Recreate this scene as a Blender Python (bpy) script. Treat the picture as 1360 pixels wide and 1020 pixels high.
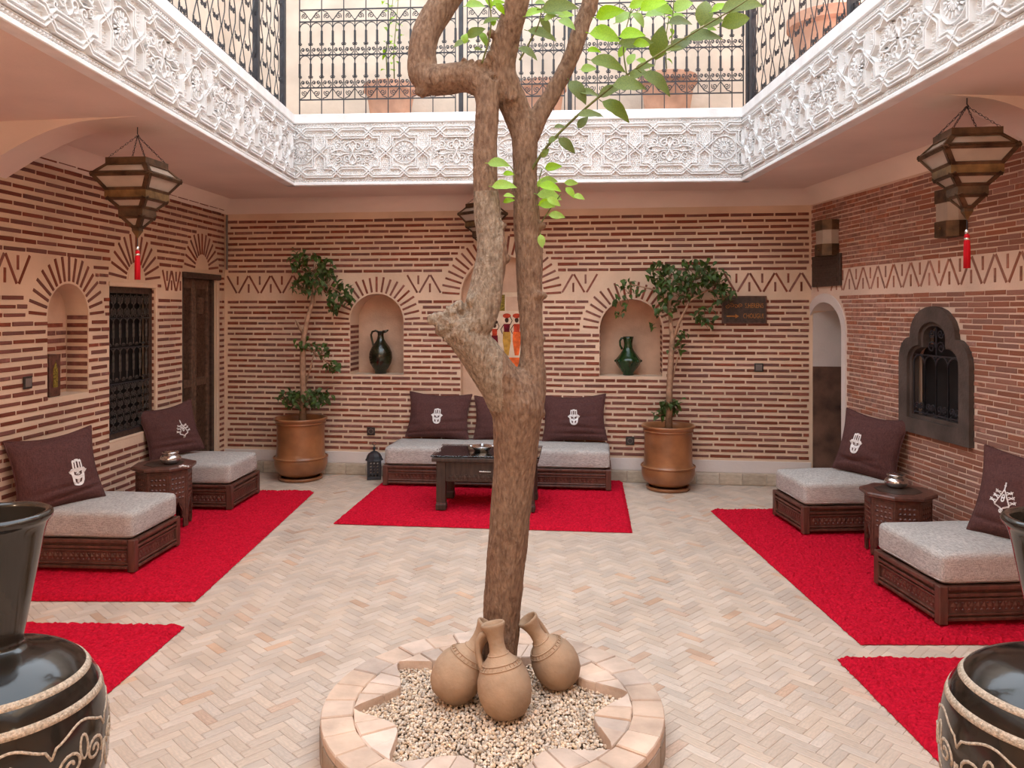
import bpy, bmesh, math, random
from mathutils import Vector, Matrix, noise
R = math.radians
PI = math.pi
random.seed(7)
for _o in list(bpy.data.objects):
    bpy.data.objects.remove(_o)
SC = bpy.context.scene
COL = SC.collection

# ------------------------------------------------------------------ camera, sky, exposure
F = 1050.0                       # focal length in pixels of the 1360-wide frame
EYE = 1.55
cam_data = bpy.data.cameras.new('camera')
cam_data.sensor_width = 36.0
cam_data.lens = F / 1360.0 * 36.0
cam_data.shift_x = 3.0 / 1360.0
cam_data.shift_y = -100.0 / 1360.0
cam_data.clip_start = 0.02
cam = bpy.data.objects.new('camera', cam_data)
COL.objects.link(cam)
cam.location = (0, 0, EYE)
cam.rotation_euler = (R(90), 0, 0)
SC.camera = cam

world = bpy.data.worlds.new('sky')
SC.world = world
world.use_nodes = True
_bg = world.node_tree.nodes['Background']
_bg.inputs[0].default_value = (0.80, 0.90, 1.0, 1)
_bg.inputs[1].default_value = 4.3
sun_d = bpy.data.lights.new('sun', 'SUN')
sun_d.energy = 9.0
sun_d.angle = R(2)
sun_d.color = (1.0, 0.86, 0.68)
sun = bpy.data.objects.new('sun', sun_d)
COL.objects.link(sun)
sun.rotation_euler = (0, R(-67), R(-14))
SC.view_settings.view_transform = 'Standard'
SC.view_settings.look = 'None'
SC.view_settings.gamma = 1.0
SC.view_settings.use_curve_mapping = False
SC.view_settings.exposure = 0.08
try:
    SC.cycles.max_bounces = 10
    SC.cycles.diffuse_bounces = 7
    SC.cycles.use_denoising = True
except Exception:
    pass

# ------------------------------------------------------------------ helpers
def at(x, y, Y):
    """world point seen at photo pixel x, y when it lies at depth Y"""
    return Vector(((x - 677.0) / F * Y, Y, EYE - (y - 410.0) / F * Y))

def tag(o, label=None, cat=None, group=None, kind=None):
    if label: o['label'] = label
    if cat: o['category'] = cat
    if group: o['group'] = group
    if kind: o['kind'] = kind
    return o

def thing(name, label, cat, loc=(0, 0, 0), rotz=0.0, group=None, matrix=None, kind=None):
    o = bpy.data.objects.new(name, None)
    o.empty_display_size = 0.05
    COL.objects.link(o)
    if matrix is not None:
        o.matrix_world = matrix
    else:
        o.location = loc
        o.rotation_euler = (0, 0, rotz)
    return tag(o, label, cat, group, kind)

class MB:
    """collects geometry for one mesh"""
    def __init__(self):
        self.v = []
        self.f = []
    def add(self, vs, fs, m=None):
        n = len(self.v)
        if m is not None:
            vs = [m @ Vector(p) for p in vs]
        self.v.extend([tuple(p) for p in vs])
        self.f.extend([tuple(i + n for i in f) for f in fs])
        return self
    def box(self, x0, x1, y0, y1, z0, z1, m=None):
        vs = [(x0, y0, z0), (x1, y0, z0), (x1, y1, z0), (x0, y1, z0), (x0, y0, z1), (x1, y0, z1), (x1, y1, z1), (x0, y1, z1)]
        return self.add(vs, [(0, 3, 2, 1), (4, 5, 6, 7), (0, 1, 5, 4), (1, 2, 6, 5), (2, 3, 7, 6), (3, 0, 4, 7)], m)
    def cbox(self, x0, x1, y0, y1, z0, z1, c=0.004, m=None):
        """box with chamfered edges"""
        vs = []
        for (z, k) in ((z0, c), (z0 + c, 0), (z1 - c, 0), (z1, c)):
            a0, a1, b0, b1 = x0 + k, x1 - k, y0 + k, y1 - k
            if k == 0:
                ring = [(a0 + c, b0), (a1 - c, b0), (a1, b0 + c), (a1, b1 - c), (a1 - c, b1), (a0 + c, b1), (a0, b1 - c), (a0, b0 + c)]
            else:
                ring = [(a0, b0), (a1, b0), (a1, b0), (a1, b1), (a1, b1), (a0, b1), (a0, b1), (a0, b0)]
            vs += [(p[0], p[1], z) for p in ring]
        fs = [tuple(range(7, -1, -1)), tuple(range(24, 32))]
        for k in range(3):
            for i in range(8):
                j = (i + 1) % 8
                fs.append((k * 8 + i, k * 8 + j, k * 8 + 8 + j, k * 8 + 8 + i))
        return self.add(vs, fs, m)
    def tube(self, pts, rad, n=6, cap=True, m=None, closed=False):
        pts = [Vector(p) for p in pts]
        if not hasattr(rad, '__len__'): rad = [rad] * len(pts)
        vs = []; fs = []
        ref = None
        L = len(pts)
        for i, p in enumerate(pts):
            if closed:
                t = pts[(i + 1) % L] - pts[i - 1]
            else:
                t = pts[min(i + 1, L - 1)] - pts[max(i - 1, 0)]
            t = t.normalized() if t.length > 1e-9 else Vector((0, 0, 1))
            if ref is None:
                ref = Vector((0, 0, 1)) if abs(t.z) < 0.9 else Vector((1, 0, 0))
            a = (ref - t * ref.dot(t))
            a = a.normalized() if a.length > 1e-6 else t.orthogonal().normalized()
            b = t.cross(a)
            ref = a
            for k in range(n):
                w = 2 * PI * k / n + PI / n
                vs.append(p + (a * math.cos(w) + b * math.sin(w)) * rad[i])
        for i in range(L if closed else L - 1):
            i2 = (i + 1) % L
            for k in range(n):
                k2 = (k + 1) % n
                fs.append((i * n + k, i * n + k2, i2 * n + k2, i2 * n + k))
        if cap and not closed:
            fs.append(tuple(range(n - 1, -1, -1)))
            fs.append(tuple((L - 1) * n + k for k in range(n)))
        return self.add(vs, fs, m)
    def lathe(self, prof, n=32, m=None, cap0=True, cap1=False):
        vs = []; fs = []
        for (r, z) in prof:
            for k in range(n):
                w = 2 * PI * k / n
                vs.append((r * math.cos(w), r * math.sin(w), z))
        for i in range(len(prof) - 1):
            for k in range(n):
                k2 = (k + 1) % n
                fs.append((i * n + k, i * n + k2, (i + 1) * n + k2, (i + 1) * n + k))
        if cap0: fs.append(tuple(range(n - 1, -1, -1)))
        if cap1: fs.append(tuple((len(prof) - 1) * n + k for k in range(n)))
        return self.add(vs, fs, m)
    def prism(self, poly, z0, z1, m=None):
        """convex or simple polygon in xy extruded in z"""
        n = len(poly)
        vs = [(p[0], p[1], z0) for p in poly] + [(p[0], p[1], z1) for p in poly]
        fs = [tuple(range(n - 1, -1, -1)), tuple(range(n, 2 * n))]
        for i in range(n):
            j = (i + 1) % n
            fs.append((i, j, n + j, n + i))
        return self.add(vs, fs, m)
    def ball(self, c, r, m=None, sub=1, sx=1, sy=1, sz=1):
        bm = bmesh.new()
        bmesh.ops.create_icosphere(bm, subdivisions=sub, radius=1)
        vs = [(c[0] + v.co.x * r * sx, c[1] + v.co.y * r * sy, c[2] + v.co.z * r * sz) for v in bm.verts]
        fs = [[v.index for v in f.verts] for f in bm.faces]
        bm.free()
        return self.add(vs, fs, m)
    def mesh(self, name, mat=None, smooth=False):
        me = bpy.data.meshes.new(name)
        me.from_pydata(self.v, [], self.f)
        if smooth:
            me.shade_smooth()
            if smooth == 'auto':
                try: me.set_sharp_from_angle(angle=R(38))
                except Exception: pass
        if mat: me.materials.append(mat)
        me.update()
        return me
    def build(self, name, mat, parent=None, smooth=False, loc=None, rot=None, scale=None, kind=None, label=None):
        return link(name, self.mesh(name, mat, smooth), parent, loc, rot, scale, kind, label)

def link(name, me, parent=None, loc=None, rot=None, scale=None, kind=None, label=None):
    o = bpy.data.objects.new(name, me)
    COL.objects.link(o)
    if parent is not None: o.parent = parent
    if loc is not None: o.location = loc
    if rot is not None: o.rotation_euler = rot
    if scale is not None: o.scale = scale
    if kind: o['kind'] = kind
    if label: o['label'] = label
    return o

def filled(outlines, depth, mat=None, name='plate', bevel=0.0):
    """flat plate cut from closed outlines (outer and holes), in xy, thickness depth in z from 0"""
    cu = bpy.data.curves.new(name, 'CURVE')
    cu.dimensions = '2D'
    cu.fill_mode = 'BOTH'
    cu.extrude = depth / 2.0
    for o in outlines:
        s = cu.splines.new('POLY')
        s.points.add(len(o) - 1)
        for i, p in enumerate(o):
            s.points[i].co = (p[0], p[1], 0, 1)
        s.use_cyclic_u = True
    ob = bpy.data.objects.new(name, cu)
    COL.objects.link(ob)
    bpy.context.view_layer.update()
    me = bpy.data.meshes.new_from_object(ob)
    bpy.data.objects.remove(ob)
    bpy.data.curves.remove(cu)
    for v in me.vertices: v.co.z += depth / 2.0
    me.materials.clear()
    if mat: me.materials.append(mat)
    for p in me.polygons: p.use_smooth = False
    me.name = name
    return me

def mesh_mb(me, m=None):
    mb = MB()
    mb.add([v.co for v in me.vertices], [tuple(p.vertices) for p in me.polygons], m)
    return mb

def text_mb(txt, size, depth, align='CENTER'):
    cu = bpy.data.curves.new('lettering', 'FONT')
    cu.body = txt; cu.size = size; cu.extrude = depth; cu.align_x = align; cu.align_y = 'CENTER'
    cu.resolution_u = 3
    ob = bpy.data.objects.new('lettering', cu)
    COL.objects.link(ob)
    bpy.context.view_layer.update()
    me = bpy.data.meshes.new_from_object(ob)
    mb = mesh_mb(me)
    bpy.data.objects.remove(ob); bpy.data.curves.remove(cu); bpy.data.meshes.remove(me)
    return mb

def rounded_box(L, W, H, r, crown=0.0, n=10, wob=0.0, seed=0):
    """soft block, x in +-L/2, y in +-W/2, z 0..H"""
    bm = bmesh.new()
    bmesh.ops.create_cube(bm, size=2.0)
    bmesh.ops.subdivide_edges(bm, edges=bm.edges[:], cuts=n, use_grid_fill=True)
    def warp(t):                                   # denser rows near the edges
        s = 1 if t >= 0 else -1
        return s * (1 - (1 - abs(t)) ** 1.6)
    for v in bm.verts:
        c = Vector((warp(v.co.x), warp(v.co.y), warp(v.co.z)))
        p = Vector((c.x * L / 2, c.y * W / 2, c.z * H / 2))
        q = Vector((max(-L / 2 + r, min(L / 2 - r, p.x)), max(-W / 2 + r, min(W / 2 - r, p.y)), max(-H / 2 + r, min(H / 2 - r, p.z))))
        d = p - q
        if d.length > 1e-9: p = q + d.normalized() * r
        if p.z > 0:
            p.z += crown * (1 - (2 * p.x / L) ** 2) * (1 - (2 * p.y / W) ** 2)
        if wob:
            p += noise.noise_vector(p * 6 + Vector((seed, 0, 0))) * wob
        p.z += H / 2
        v.co = p
    mb = MB()
    bm.verts.index_update()
    mb.add([v.co for v in bm.verts], [tuple(v.index for v in f.verts) for f in bm.faces])
    bm.free()
    return mb

def spiral(c, r0, r1, a0, turns, n=14):
    out = []
    for i in range(n + 1):
        t = i / n
        a = a0 + turns * 2 * PI * t
        r = r0 + (r1 - r0) * t
        out.append((c[0] + r * math.cos(a), c[1] + r * math.sin(a)))
    return out

# ------------------------------------------------------------------ materials (all procedural)
def _n(nt, t, **kw):
    n = nt.nodes.new(t)
    for k, v in kw.items(): setattr(n, k, v)
    return n

def mat(name, col, rough=0.7, var=0.12, scale=6.0, bump=0.0, bscale=60.0, metal=0.0, spec=0.4, col2=None, trans=0.0,
        island=0.0, coat=0.0, detail=4.0, alpha=1.0, sss=0.0, stretch=None, gen=False):
    """principled material: colour broken up by noise, optional per-piece variation, fine relief"""
    m = bpy.data.materials.new(name)
    m.use_nodes = True
    nt = m.node_tree
    b = nt.nodes['Principled BSDF']
    b.inputs['Roughness'].default_value = rough
    b.inputs['Metallic'].default_value = metal
    b.inputs['Specular IOR Level'].default_value = spec
    if trans: b.inputs['Transmission Weight'].default_value = trans
    if coat: b.inputs['Coat Weight'].default_value = coat; b.inputs['Coat Roughness'].default_value = 0.12
    if alpha < 1: b.inputs['Alpha'].default_value = alpha
    tc = _n(nt, 'ShaderNodeTexCoord')
    vec = tc.outputs['Object']
    if stretch:
        mp = _n(nt, 'ShaderNodeMapping'); mp.inputs['Scale'].default_value = stretch
        nt.links.new(vec, mp.inputs[0]); vec = mp.outputs[0]
    no = _n(nt, 'ShaderNodeTexNoise'); no.inputs['Scale'].default_value = scale; no.inputs['Detail'].default_value = detail
    nt.links.new(vec, no.inputs['Vector'])
    c2 = col2 or tuple(max(0.0, c * (1 - 2.2 * var)) for c in col)
    c1 = tuple(min(1.0, c * (1 + var)) for c in col)
    mx = _n(nt, 'ShaderNodeMix', data_type='RGBA')
    mx.inputs[6].default_value = (*c1, 1); mx.inputs[7].default_value = (*c2, 1)
    ramp = _n(nt, 'ShaderNodeMapRange'); ramp.inputs[1].default_value = 0.33; ramp.inputs[2].default_value = 0.72
    nt.links.new(no.outputs[0], ramp.inputs[0]); nt.links.new(ramp.outputs[0], mx.inputs[0])
    out = mx.outputs[2]
    if island:
        ge = _n(nt, 'ShaderNodeNewGeometry'); oi = _n(nt, 'ShaderNodeObjectInfo')
        ad = _n(nt, 'ShaderNodeMath', operation='ADD'); fr = _n(nt, 'ShaderNodeMath', operation='FRACT')
        nt.links.new(ge.outputs['Random Per Island'], ad.inputs[0]); nt.links.new(oi.outputs['Random'], ad.inputs[1])
        nt.links.new(ad.outputs[0], fr.inputs[0])
        mr = _n(nt, 'ShaderNodeMapRange'); mr.inputs[3].default_value = 1 - island; mr.inputs[4].default_value = 1 + island
        nt.links.new(fr.outputs[0], mr.inputs[0])
        hs = _n(nt, 'ShaderNodeHueSaturation')
        nt.links.new(mr.outputs[0], hs.inputs['Value']); nt.links.new(out, hs.inputs['Color'])
        sr = _n(nt, 'ShaderNodeMath', operation='MULTIPLY'); sr.inputs[1].default_value = 7.31
        sf = _n(nt, 'ShaderNodeMath', operation='FRACT')
        sm = _n(nt, 'ShaderNodeMapRange'); sm.inputs[3].default_value = 1 - island * 0.9; sm.inputs[4].default_value = 1 + island * 0.9
        nt.links.new(fr.outputs[0], sr.inputs[0]); nt.links.new(sr.outputs[0], sf.inputs[0]); nt.links.new(sf.outputs[0], sm.inputs[0])
        nt.links.new(sm.outputs[0], hs.inputs['Saturation'])
        out = hs.outputs[0]
    nt.links.new(out, b.inputs['Base Color'])
    if bump:
        nb = _n(nt, 'ShaderNodeTexNoise'); nb.inputs['Scale'].default_value = bscale; nb.inputs['Detail'].default_value = 5
        nt.links.new(vec, nb.inputs['Vector'])
        bp = _n(nt, 'ShaderNodeBump'); bp.inputs['Strength'].default_value = bump; bp.inputs['Distance'].default_value = 0.01
        nt.links.new(nb.outputs[0], bp.inputs['Height']); nt.links.new(bp.outputs[0], b.inputs['Normal'])
    return m

def weave(name, col, col2, scale=160.0, rough=0.9):
    """woven cloth: two crossed bands of thread"""
    m = mat(name, col, rough, 0.06, 5.0, spec=0.15)
    nt = m.node_tree; b = nt.nodes['Principled BSDF']
    src = b.inputs['Base Color'].links[0].from_socket
    tc = _n(nt, 'ShaderNodeTexCoord')
    n1 = _n(nt, 'ShaderNodeTexNoise'); n1.inputs['Scale'].default_value = 1.0; n1.inputs['Detail'].default_value = 2
    n2 = _n(nt, 'ShaderNodeTexNoise'); n2.inputs['Scale'].default_value = 1.0; n2.inputs['Detail'].default_value = 2
    for nn, sc in ((n1, (scale, scale * 0.12, scale * .5)), (n2, (scale * 0.12, scale, scale))):
        mp = _n(nt, 'ShaderNodeMapping'); mp.inputs['Scale'].default_value = sc
        nt.links.new(tc.outputs['Object'], mp.inputs[0]); nt.links.new(mp.outputs[0], nn.inputs['Vector'])
    mu = _n(nt, 'ShaderNodeMath', operation='ADD')
    nt.links.new(n1.outputs[0], mu.inputs[0]); nt.links.new(n2.outputs[0], mu.inputs[1])
    mr = _n(nt, 'ShaderNodeMapRange'); mr.inputs[1].default_value = 0.82; mr.inputs[2].default_value = 1.2
    nt.links.new(mu.outputs[0], mr.inputs[0])
    mx = _n(nt, 'ShaderNodeMix', data_type='RGBA'); mx.inputs[7].default_value = (*col2, 1)
    nt.links.new(mr.outputs[0], mx.inputs[0]); nt.links.new(src, mx.inputs[6]); nt.links.new(mx.outputs[2], b.inputs['Base Color'])
    bp = _n(nt, 'ShaderNodeBump'); bp.inputs['Strength'].default_value = 0.35; bp.inputs['Distance'].default_value = 0.004
    nt.links.new(mu.outputs[0], bp.inputs['Height']); nt.links.new(bp.outputs[0], b.inputs['Normal'])
    return m

def leafmat(name, col, col2):
    m = mat(name, col, 0.5, 0.1, 30.0, spec=0.3, col2=col2, island=0.18)
    nt = m.node_tree; b = nt.nodes['Principled BSDF']
    src = b.inputs['Base Color'].links[0].from_socket
    tr = _n(nt, 'ShaderNodeBsdfTranslucent'); nt.links.new(src, tr.inputs[0])
    ms = _n(nt, 'ShaderNodeMixShader'); ms.inputs[0].default_value = 0.35
    nt.links.new(b.outputs[0], ms.inputs[1]); nt.links.new(tr.outputs[0], ms.inputs[2])
    nt.links.new(ms.outputs[0], nt.nodes['Material Output'].inputs[0])
    return m

M = {}
M['plaster'] = mat('wall_plaster', (0.70, 0.51, 0.37), 0.9, 0.08, 2.2, 0.25, 50, spec=0.2)
M['plaster_r'] = mat('wall_plaster_pale', (0.70, 0.52, 0.41), 0.9, 0.08, 2.2, 0.25, 50, spec=0.2)
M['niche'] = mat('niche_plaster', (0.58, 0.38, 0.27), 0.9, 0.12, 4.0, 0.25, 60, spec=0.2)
M['ceil'] = mat('ceiling_plaster', (0.76, 0.63, 0.56), 0.9, 0.05, 1.5, 0.15, 40, spec=0.2)
M['arch'] = mat('arch_plaster', (0.66, 0.58, 0.54), 0.9, 0.05, 1.5, 0.15, 40, spec=0.2)
M['brick'] = mat('brick_red', (0.23, 0.082, 0.058), 0.9, 0.16, 22.0, 0.5, 70, spec=0.2, island=0.16)
M['brick_r'] = mat('brick_rose', (0.36, 0.165, 0.115), 0.9, 0.18, 22.0, 0.5, 70, spec=0.2, island=0.16)
M['stucco'] = mat('stucco_white', (0.79, 0.78, 0.77), 0.85, 0.05, 8.0, 0.2, 120, spec=0.2)
M['grout'] = mat('floor_grout', (0.52, 0.43, 0.36), 0.9, 0.1, 6.0, 0.2, 60, spec=0.2)
M['tile'] = mat('floor_tile', (0.57, 0.44, 0.345), 0.5, 0.07, 5.0, 0.12, 40, spec=0.4, island=0.10)
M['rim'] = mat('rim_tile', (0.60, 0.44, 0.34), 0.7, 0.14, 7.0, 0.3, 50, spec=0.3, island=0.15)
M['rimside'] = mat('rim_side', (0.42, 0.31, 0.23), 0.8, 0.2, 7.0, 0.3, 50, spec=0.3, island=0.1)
M['skirt'] = mat('skirting_tile', (0.48, 0.39, 0.30), 0.75, 0.1, 3.0, 0.2, 40, spec=0.3, island=0.15)
M['upper'] = mat('upper_plaster', (0.66, 0.55, 0.45), 0.9, 0.08, 3.0, 0.3, 30, spec=0.2)
M['iron'] = mat('black_iron', (0.025, 0.024, 0.03), 0.5, 0.2, 20, metal=0.0, spec=0.5)
M['bark'] = mat('bark', (0.26, 0.165, 0.11), 0.9, 0.2, 55.0, 1.0, 110, spec=0.15, col2=(0.13, 0.075, 0.05), detail=10, stretch=(1.6, 1.6, .55))
M['barkpale'] = mat('bark_grey', (0.32, 0.245, 0.18), 0.9, 0.2, 55.0, 1.0, 110, spec=0.15, col2=(0.15, 0.105, 0.075), detail=10, stretch=(1.6, 1.6, .7))
M['twig'] = mat('twig_bark', (0.22, 0.15, 0.08), 0.8, 0.2, 30, spec=0.2)
M['twigg'] = mat('twig_green', (0.16, 0.17, 0.06), 0.7, 0.2, 30, spec=0.2)
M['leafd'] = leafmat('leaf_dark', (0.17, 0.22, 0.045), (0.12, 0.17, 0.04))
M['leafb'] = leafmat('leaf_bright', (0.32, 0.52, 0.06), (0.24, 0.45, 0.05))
M['leafp'] = leafmat('leaf_pot', (0.085, 0.135, 0.035), (0.05, 0.09, 0.025))
M['gravel'] = mat('gravel_stone', (0.68, 0.53, 0.40), 0.85, 0.15, 30, 0.2, 80, spec=0.25, island=0.28)
M['soil'] = mat('soil', (0.13, 0.09, 0.06), 0.95, 0.3, 20, 0.5, 60, spec=0.1)
M['clay'] = mat('raw_clay', (0.40, 0.265, 0.17), 0.88, 0.16, 7.0, 0.35, 45, spec=0.2)
M['clayd'] = mat('raw_clay_inside', (0.22, 0.13, 0.08), 0.9, 0.16, 7.0, 0.35, 45, spec=0.2)
M['terra'] = mat('glazed_terracotta', (0.31, 0.125, 0.05), 0.30, 0.2, 5.0, 0.12, 30, spec=0.5)
M['terrap'] = mat('pale_terracotta', (0.62, 0.35, 0.24), 0.85, 0.12, 8.0, 0.2, 40, spec=0.2)
M['green'] = mat('green_glaze', (0.012, 0.045, 0.012), 0.16, 0.3, 10.0, 0.2, 30, spec=0.6)
M['greend'] = mat('olive_glaze', (0.022, 0.024, 0.011), 0.16, 0.4, 12.0, 0.25, 30, spec=0.6)
M['wood'] = mat('carved_wood', (0.115, 0.044, 0.030), 0.36, 0.25, 6.0, 0.12, 60, spec=0.45, stretch=(6, 6, 1))
M['woodd'] = mat('dark_wood', (0.055, 0.032, 0.023), 0.5, 0.25, 6.0, 0.15, 60, spec=0.4, stretch=(6, 6, 1))
M['woodp'] = mat('door_wood', (0.13, 0.070, 0.045), 0.6, 0.25, 6.0, 0.2, 60, spec=0.35, stretch=(6, 6, 1))
M['frame'] = mat('window_surround', (0.085, 0.062, 0.052), 0.75, 0.2, 6.0, 0.3, 50, spec=0.3)
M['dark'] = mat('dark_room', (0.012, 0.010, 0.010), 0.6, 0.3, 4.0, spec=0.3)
M['dado'] = mat('brown_dado', (0.12, 0.062, 0.042), 0.7, 0.35, 5.0, 0.3, 30, spec=0.3)
M['passage'] = mat('passage_plaster', (0.52, 0.46, 0.43), 0.9, 0.06, 3.0, 0.2, 50, spec=0.2)
M['rug'] = mat('red_pile', (0.60, 0.010, 0.032), 0.95, 0.1, 75.0, 0.8, 220, spec=0.05, col2=(0.38, 0.005, 0.018), detail=6)
M['cloth'] = weave('grey_tweed', (0.56, 0.51, 0.47), (0.31, 0.28, 0.26), 330)
M['pillow'] = weave('brown_linen', (0.115, 0.050, 0.045), (0.07, 0.030, 0.028), 300)
M['thread'] = mat('white_embroidery', (0.78, 0.74, 0.72), 0.8, 0.08, 60, 0.4, 300, spec=0.2)
M['vase'] = mat('black_glaze', (0.022, 0.017, 0.013), 0.13, 0.4, 5.0, 0.06, 25, spec=0.55)
M['rope'] = mat('scratched_clay', (0.56, 0.44, 0.33), 0.85, 0.22, 150.0, 0.7, 220, spec=0.2, detail=6)
M['brass'] = mat('aged_brass', (0.20, 0.115, 0.045), 0.45, 0.3, 14.0, 0.15, 60, metal=0.6, spec=0.4)
M['brassd'] = mat('brown_metal', (0.11, 0.062, 0.032), 0.5, 0.3, 14.0, 0.15, 60, metal=0.5, spec=0.4)
M['frost'] = mat('frosted_glass', (0.40, 0.32, 0.26), 0.55, 0.06, 10.0, spec=0.4)
M['silver'] = mat('hammered_silver', (0.70, 0.69, 0.68), 0.22, 0.1, 20.0, 0.15, 40, metal=1.0)
M['tassel'] = mat('red_tassel', (0.55, 0.012, 0.02), 0.8, 0.2, 60.0, 0.6, 120, spec=0.1, stretch=(1, 1, .08))
M['switch'] = mat('dark_switch', (0.035, 0.028, 0.025), 0.4, 0.1, 10, spec=0.4)
M['switchp'] = mat('taupe_switch', (0.16, 0.13, 0.115), 0.4, 0.1, 10, spec=0.4)
M['glass'] = mat('table_glass', (0.86, 0.90, 0.89), 0.03, 0.02, 6.0, spec=0.6, trans=1.0)
M['gold'] = mat('gold_paint', (0.42, 0.17, 0.035), 0.6, 0.2, 40, spec=0.3)
M['canvas'] = mat('canvas_cream', (0.66, 0.50, 0.36), 0.9, 0.12, 9, 0.2, 90, spec=0.2)
M['p_red'] = mat('paint_red', (0.45, 0.05, 0.02), 0.8, 0.25, 20, spec=0.2)
M['p_maroon'] = mat('paint_maroon', (0.14, 0.008, 0.015), 0.8, 0.25, 20, spec=0.2)
M['p_orange'] = mat('paint_orange', (0.72, 0.13, 0.03), 0.8, 0.2, 20, spec=0.2)
M['p_ochre'] = mat('paint_ochre', (0.50, 0.27, 0.05), 0.8, 0.2, 20, spec=0.2)
M['p_skin'] = mat('paint_umber', (0.05, 0.022, 0.015), 0.8, 0.2, 20, spec=0.2)
M['p_olive'] = mat('paint_olive', (0.24, 0.17, 0.03), 0.8, 0.4, 90, spec=0.2)
M['white'] = mat('white_paint', (0.82, 0.82, 0.82), 0.8, 0.04, 5, spec=0.2)
M['pink'] = mat('pink_cloth', (0.80, 0.25, 0.22), 0.9, 0.1, 5, spec=0.1)
M['honey'] = mat('honey_wood', (0.30, 0.13, 0.05), 0.5, 0.2, 8, spec=0.4)
M['tile_o'] = mat('floor_tile_orange', (0.56, 0.37, 0.26), 0.55, 0.1, 5.0, 0.12, 40, spec=0.4, island=0.1)
M['ironp'] = mat('worn_iron', (0.085, 0.072, 0.065), 0.5, 0.3, 30, metal=0.3, spec=0.5)

# ------------------------------------------------------------------ the room: frames of the walls
ZC = 2.58            # gallery soffit
ZW = 2.45            # top of the brickwork
ZUP = 3.10           # upper gallery floor
CL, CR = Vector((-2.72, 7.55, 0)), Vector((2.62, 6.87, 0))      # far corners of the court
SL, SR = 0.0687, 0.0676                                          # the side walls open towards the viewer
YF = -1.5
NL, NR = Vector((CL.x - SL * (CL.y - YF), YF, 0)), Vector((CR.x + SR * (CR.y - YF), YF, 0))

def wframe(a, b):
    u = (b - a).normalized(); z = Vector((0, 0, 1)); n = u.cross(z)
    return Matrix(((u.x, z.x, n.x, a.x), (u.y, z.y, n.y, a.y), (u.z, z.z, n.z, a.z), (0, 0, 0, 1)))
FL, FB, FR, FF = wframe(NL, CL), wframe(CL, CR), wframe(CR, NR), wframe(NR, NL)
LB = (CR - CL).length
LL = (CL - NL).length
LR = (NR - CR).length
def uL(Y): return (Y - YF) * math.sqrt(1 + SL * SL)
def uR(Y): return (CR.y - Y) * math.sqrt(1 + SR * SR)
def uB(X): return (X - CL.x) * LB / (CR.x - CL.x)

def arch(cu, hw, zb, zs, n=16, k=1.0):
    """outline of a round-headed opening"""
    return [(cu - hw, zb), (cu + hw, zb)] + [(cu + hw * math.cos(PI * i / n), zs + hw * k * math.sin(PI * i / n)) for i in range(n + 1)]
def rect(a, b, c, d): return [(a, c), (b, c), (b, d), (a, d)]

# openings
NICHE_B = [dict(c=uB(-1.239), hw=0.256, zb=0.935, zs=1.435, ro=0.425), dict(c=uB(1.082), hw=0.277, zb=0.945, zs=1.36, ro=0.445),
           dict(c=uB(-0.075), hw=0.377, zb=0.73, zs=1.66, ro=0.56)]
NICHE_L = dict(c=uL(5.17), hw=0.215, zb=0.985, zs=1.50, ro=0.40)
WIN_L = (uL(5.63), uL(6.25), 0.60, 1.71)
DOOR_L = (uL(6.705), uL(7.36), 0.0, 1.82)
BLIND_L = [dict(c=uL(5.98), hw=0.12, zb=1.765, zs=1.765, ro=0.36), dict(c=uL(7.07), hw=0.12, zb=1.90, zs=1.90, ro=0.34)]
DOOR_R = dict(c=0.255, hw=0.305, zb=0.0, zs=1.36)
WR_C, WR_HW = uR(5.08), 0.375

def trefoil(c, s, z0, top=1.565, zsh=1.20, zneck=1.36, e=0.0):
    """stepped keyhole outline: square body, rounded shoulders, round head; e shrinks it"""
    hw = 0.375 - e; hn = 0.245 - e
    o = [(c - hw, z0 + e), (c + hw, z0 + e), (c + hw, zsh)]
    for i in range(1, 7):
        a = PI / 2 * i / 6
        o.append((c + hn + (hw - hn) * math.cos(a), zsh + (zneck - 0.5 * e - zsh) * math.sin(a)))
    for i in range(0, 13):
        a = PI * i / 12
        o.append((c + hn * math.cos(a), zneck + 0.0 + (top - e - zneck) * math.sin(a) ** 0.9))
    for i in range(6, 0, -1):
        a = PI / 2 * i / 6
        o.append((c - hn - (hw - hn) * math.cos(a), zsh + (zneck - 0.5 * e - zsh) * math.sin(a)))
    o.append((c - hw, zsh))
    return o

T = 0.30
def wall(name, fr, L0, L1, holes, m, ztop=ZC + 0.02):
    me = filled([rect(L0, L1, 0, ztop)] + holes, T, m, name)
    for v in me.vertices: v.co.z -= T
    o = link(name, me, kind='structure')
    o.matrix_world = fr
    return o
arc = lambda d: arch(d['c'], d['hw'], d['zb'], d['zs'])
wall_left = wall('wall_left', FL, -0.3, LL + 0.2, [arc(NICHE_L), rect(*WIN_L), rect(DOOR_L[0], DOOR_L[1], 0.004, DOOR_L[3])], M['plaster'])
wall_back = wall('wall_back', FB, -0.2, LB + 1.1, [arc(d) for d in NICHE_B], M['plaster'])
wall_right = wall('wall_right', FR, -0.3, LR + 0.3, [arch(DOOR_R['c'], DOOR_R['hw'], 0.004, DOOR_R['zs'], k=0.8),
                  trefoil(WR_C, 1, 0.72, e=0.09)], M['plaster_r'])
wall_front = wall('wall_front', FF, -0.3, (NL - NR).length + 0.3, [], M['plaster'])
for w_, l_ in ((wall_left, 'rose plaster wall of thin red bricks with grille window and lattice door'),
               (wall_back, 'far brick wall with three round-headed niches and zigzag frieze'),
               (wall_right, 'right brick wall with close joints, keyhole window and arched doorway'),
               (wall_front, 'plain rose plaster wall behind the near gallery')):
    tag(w_, l_)

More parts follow.
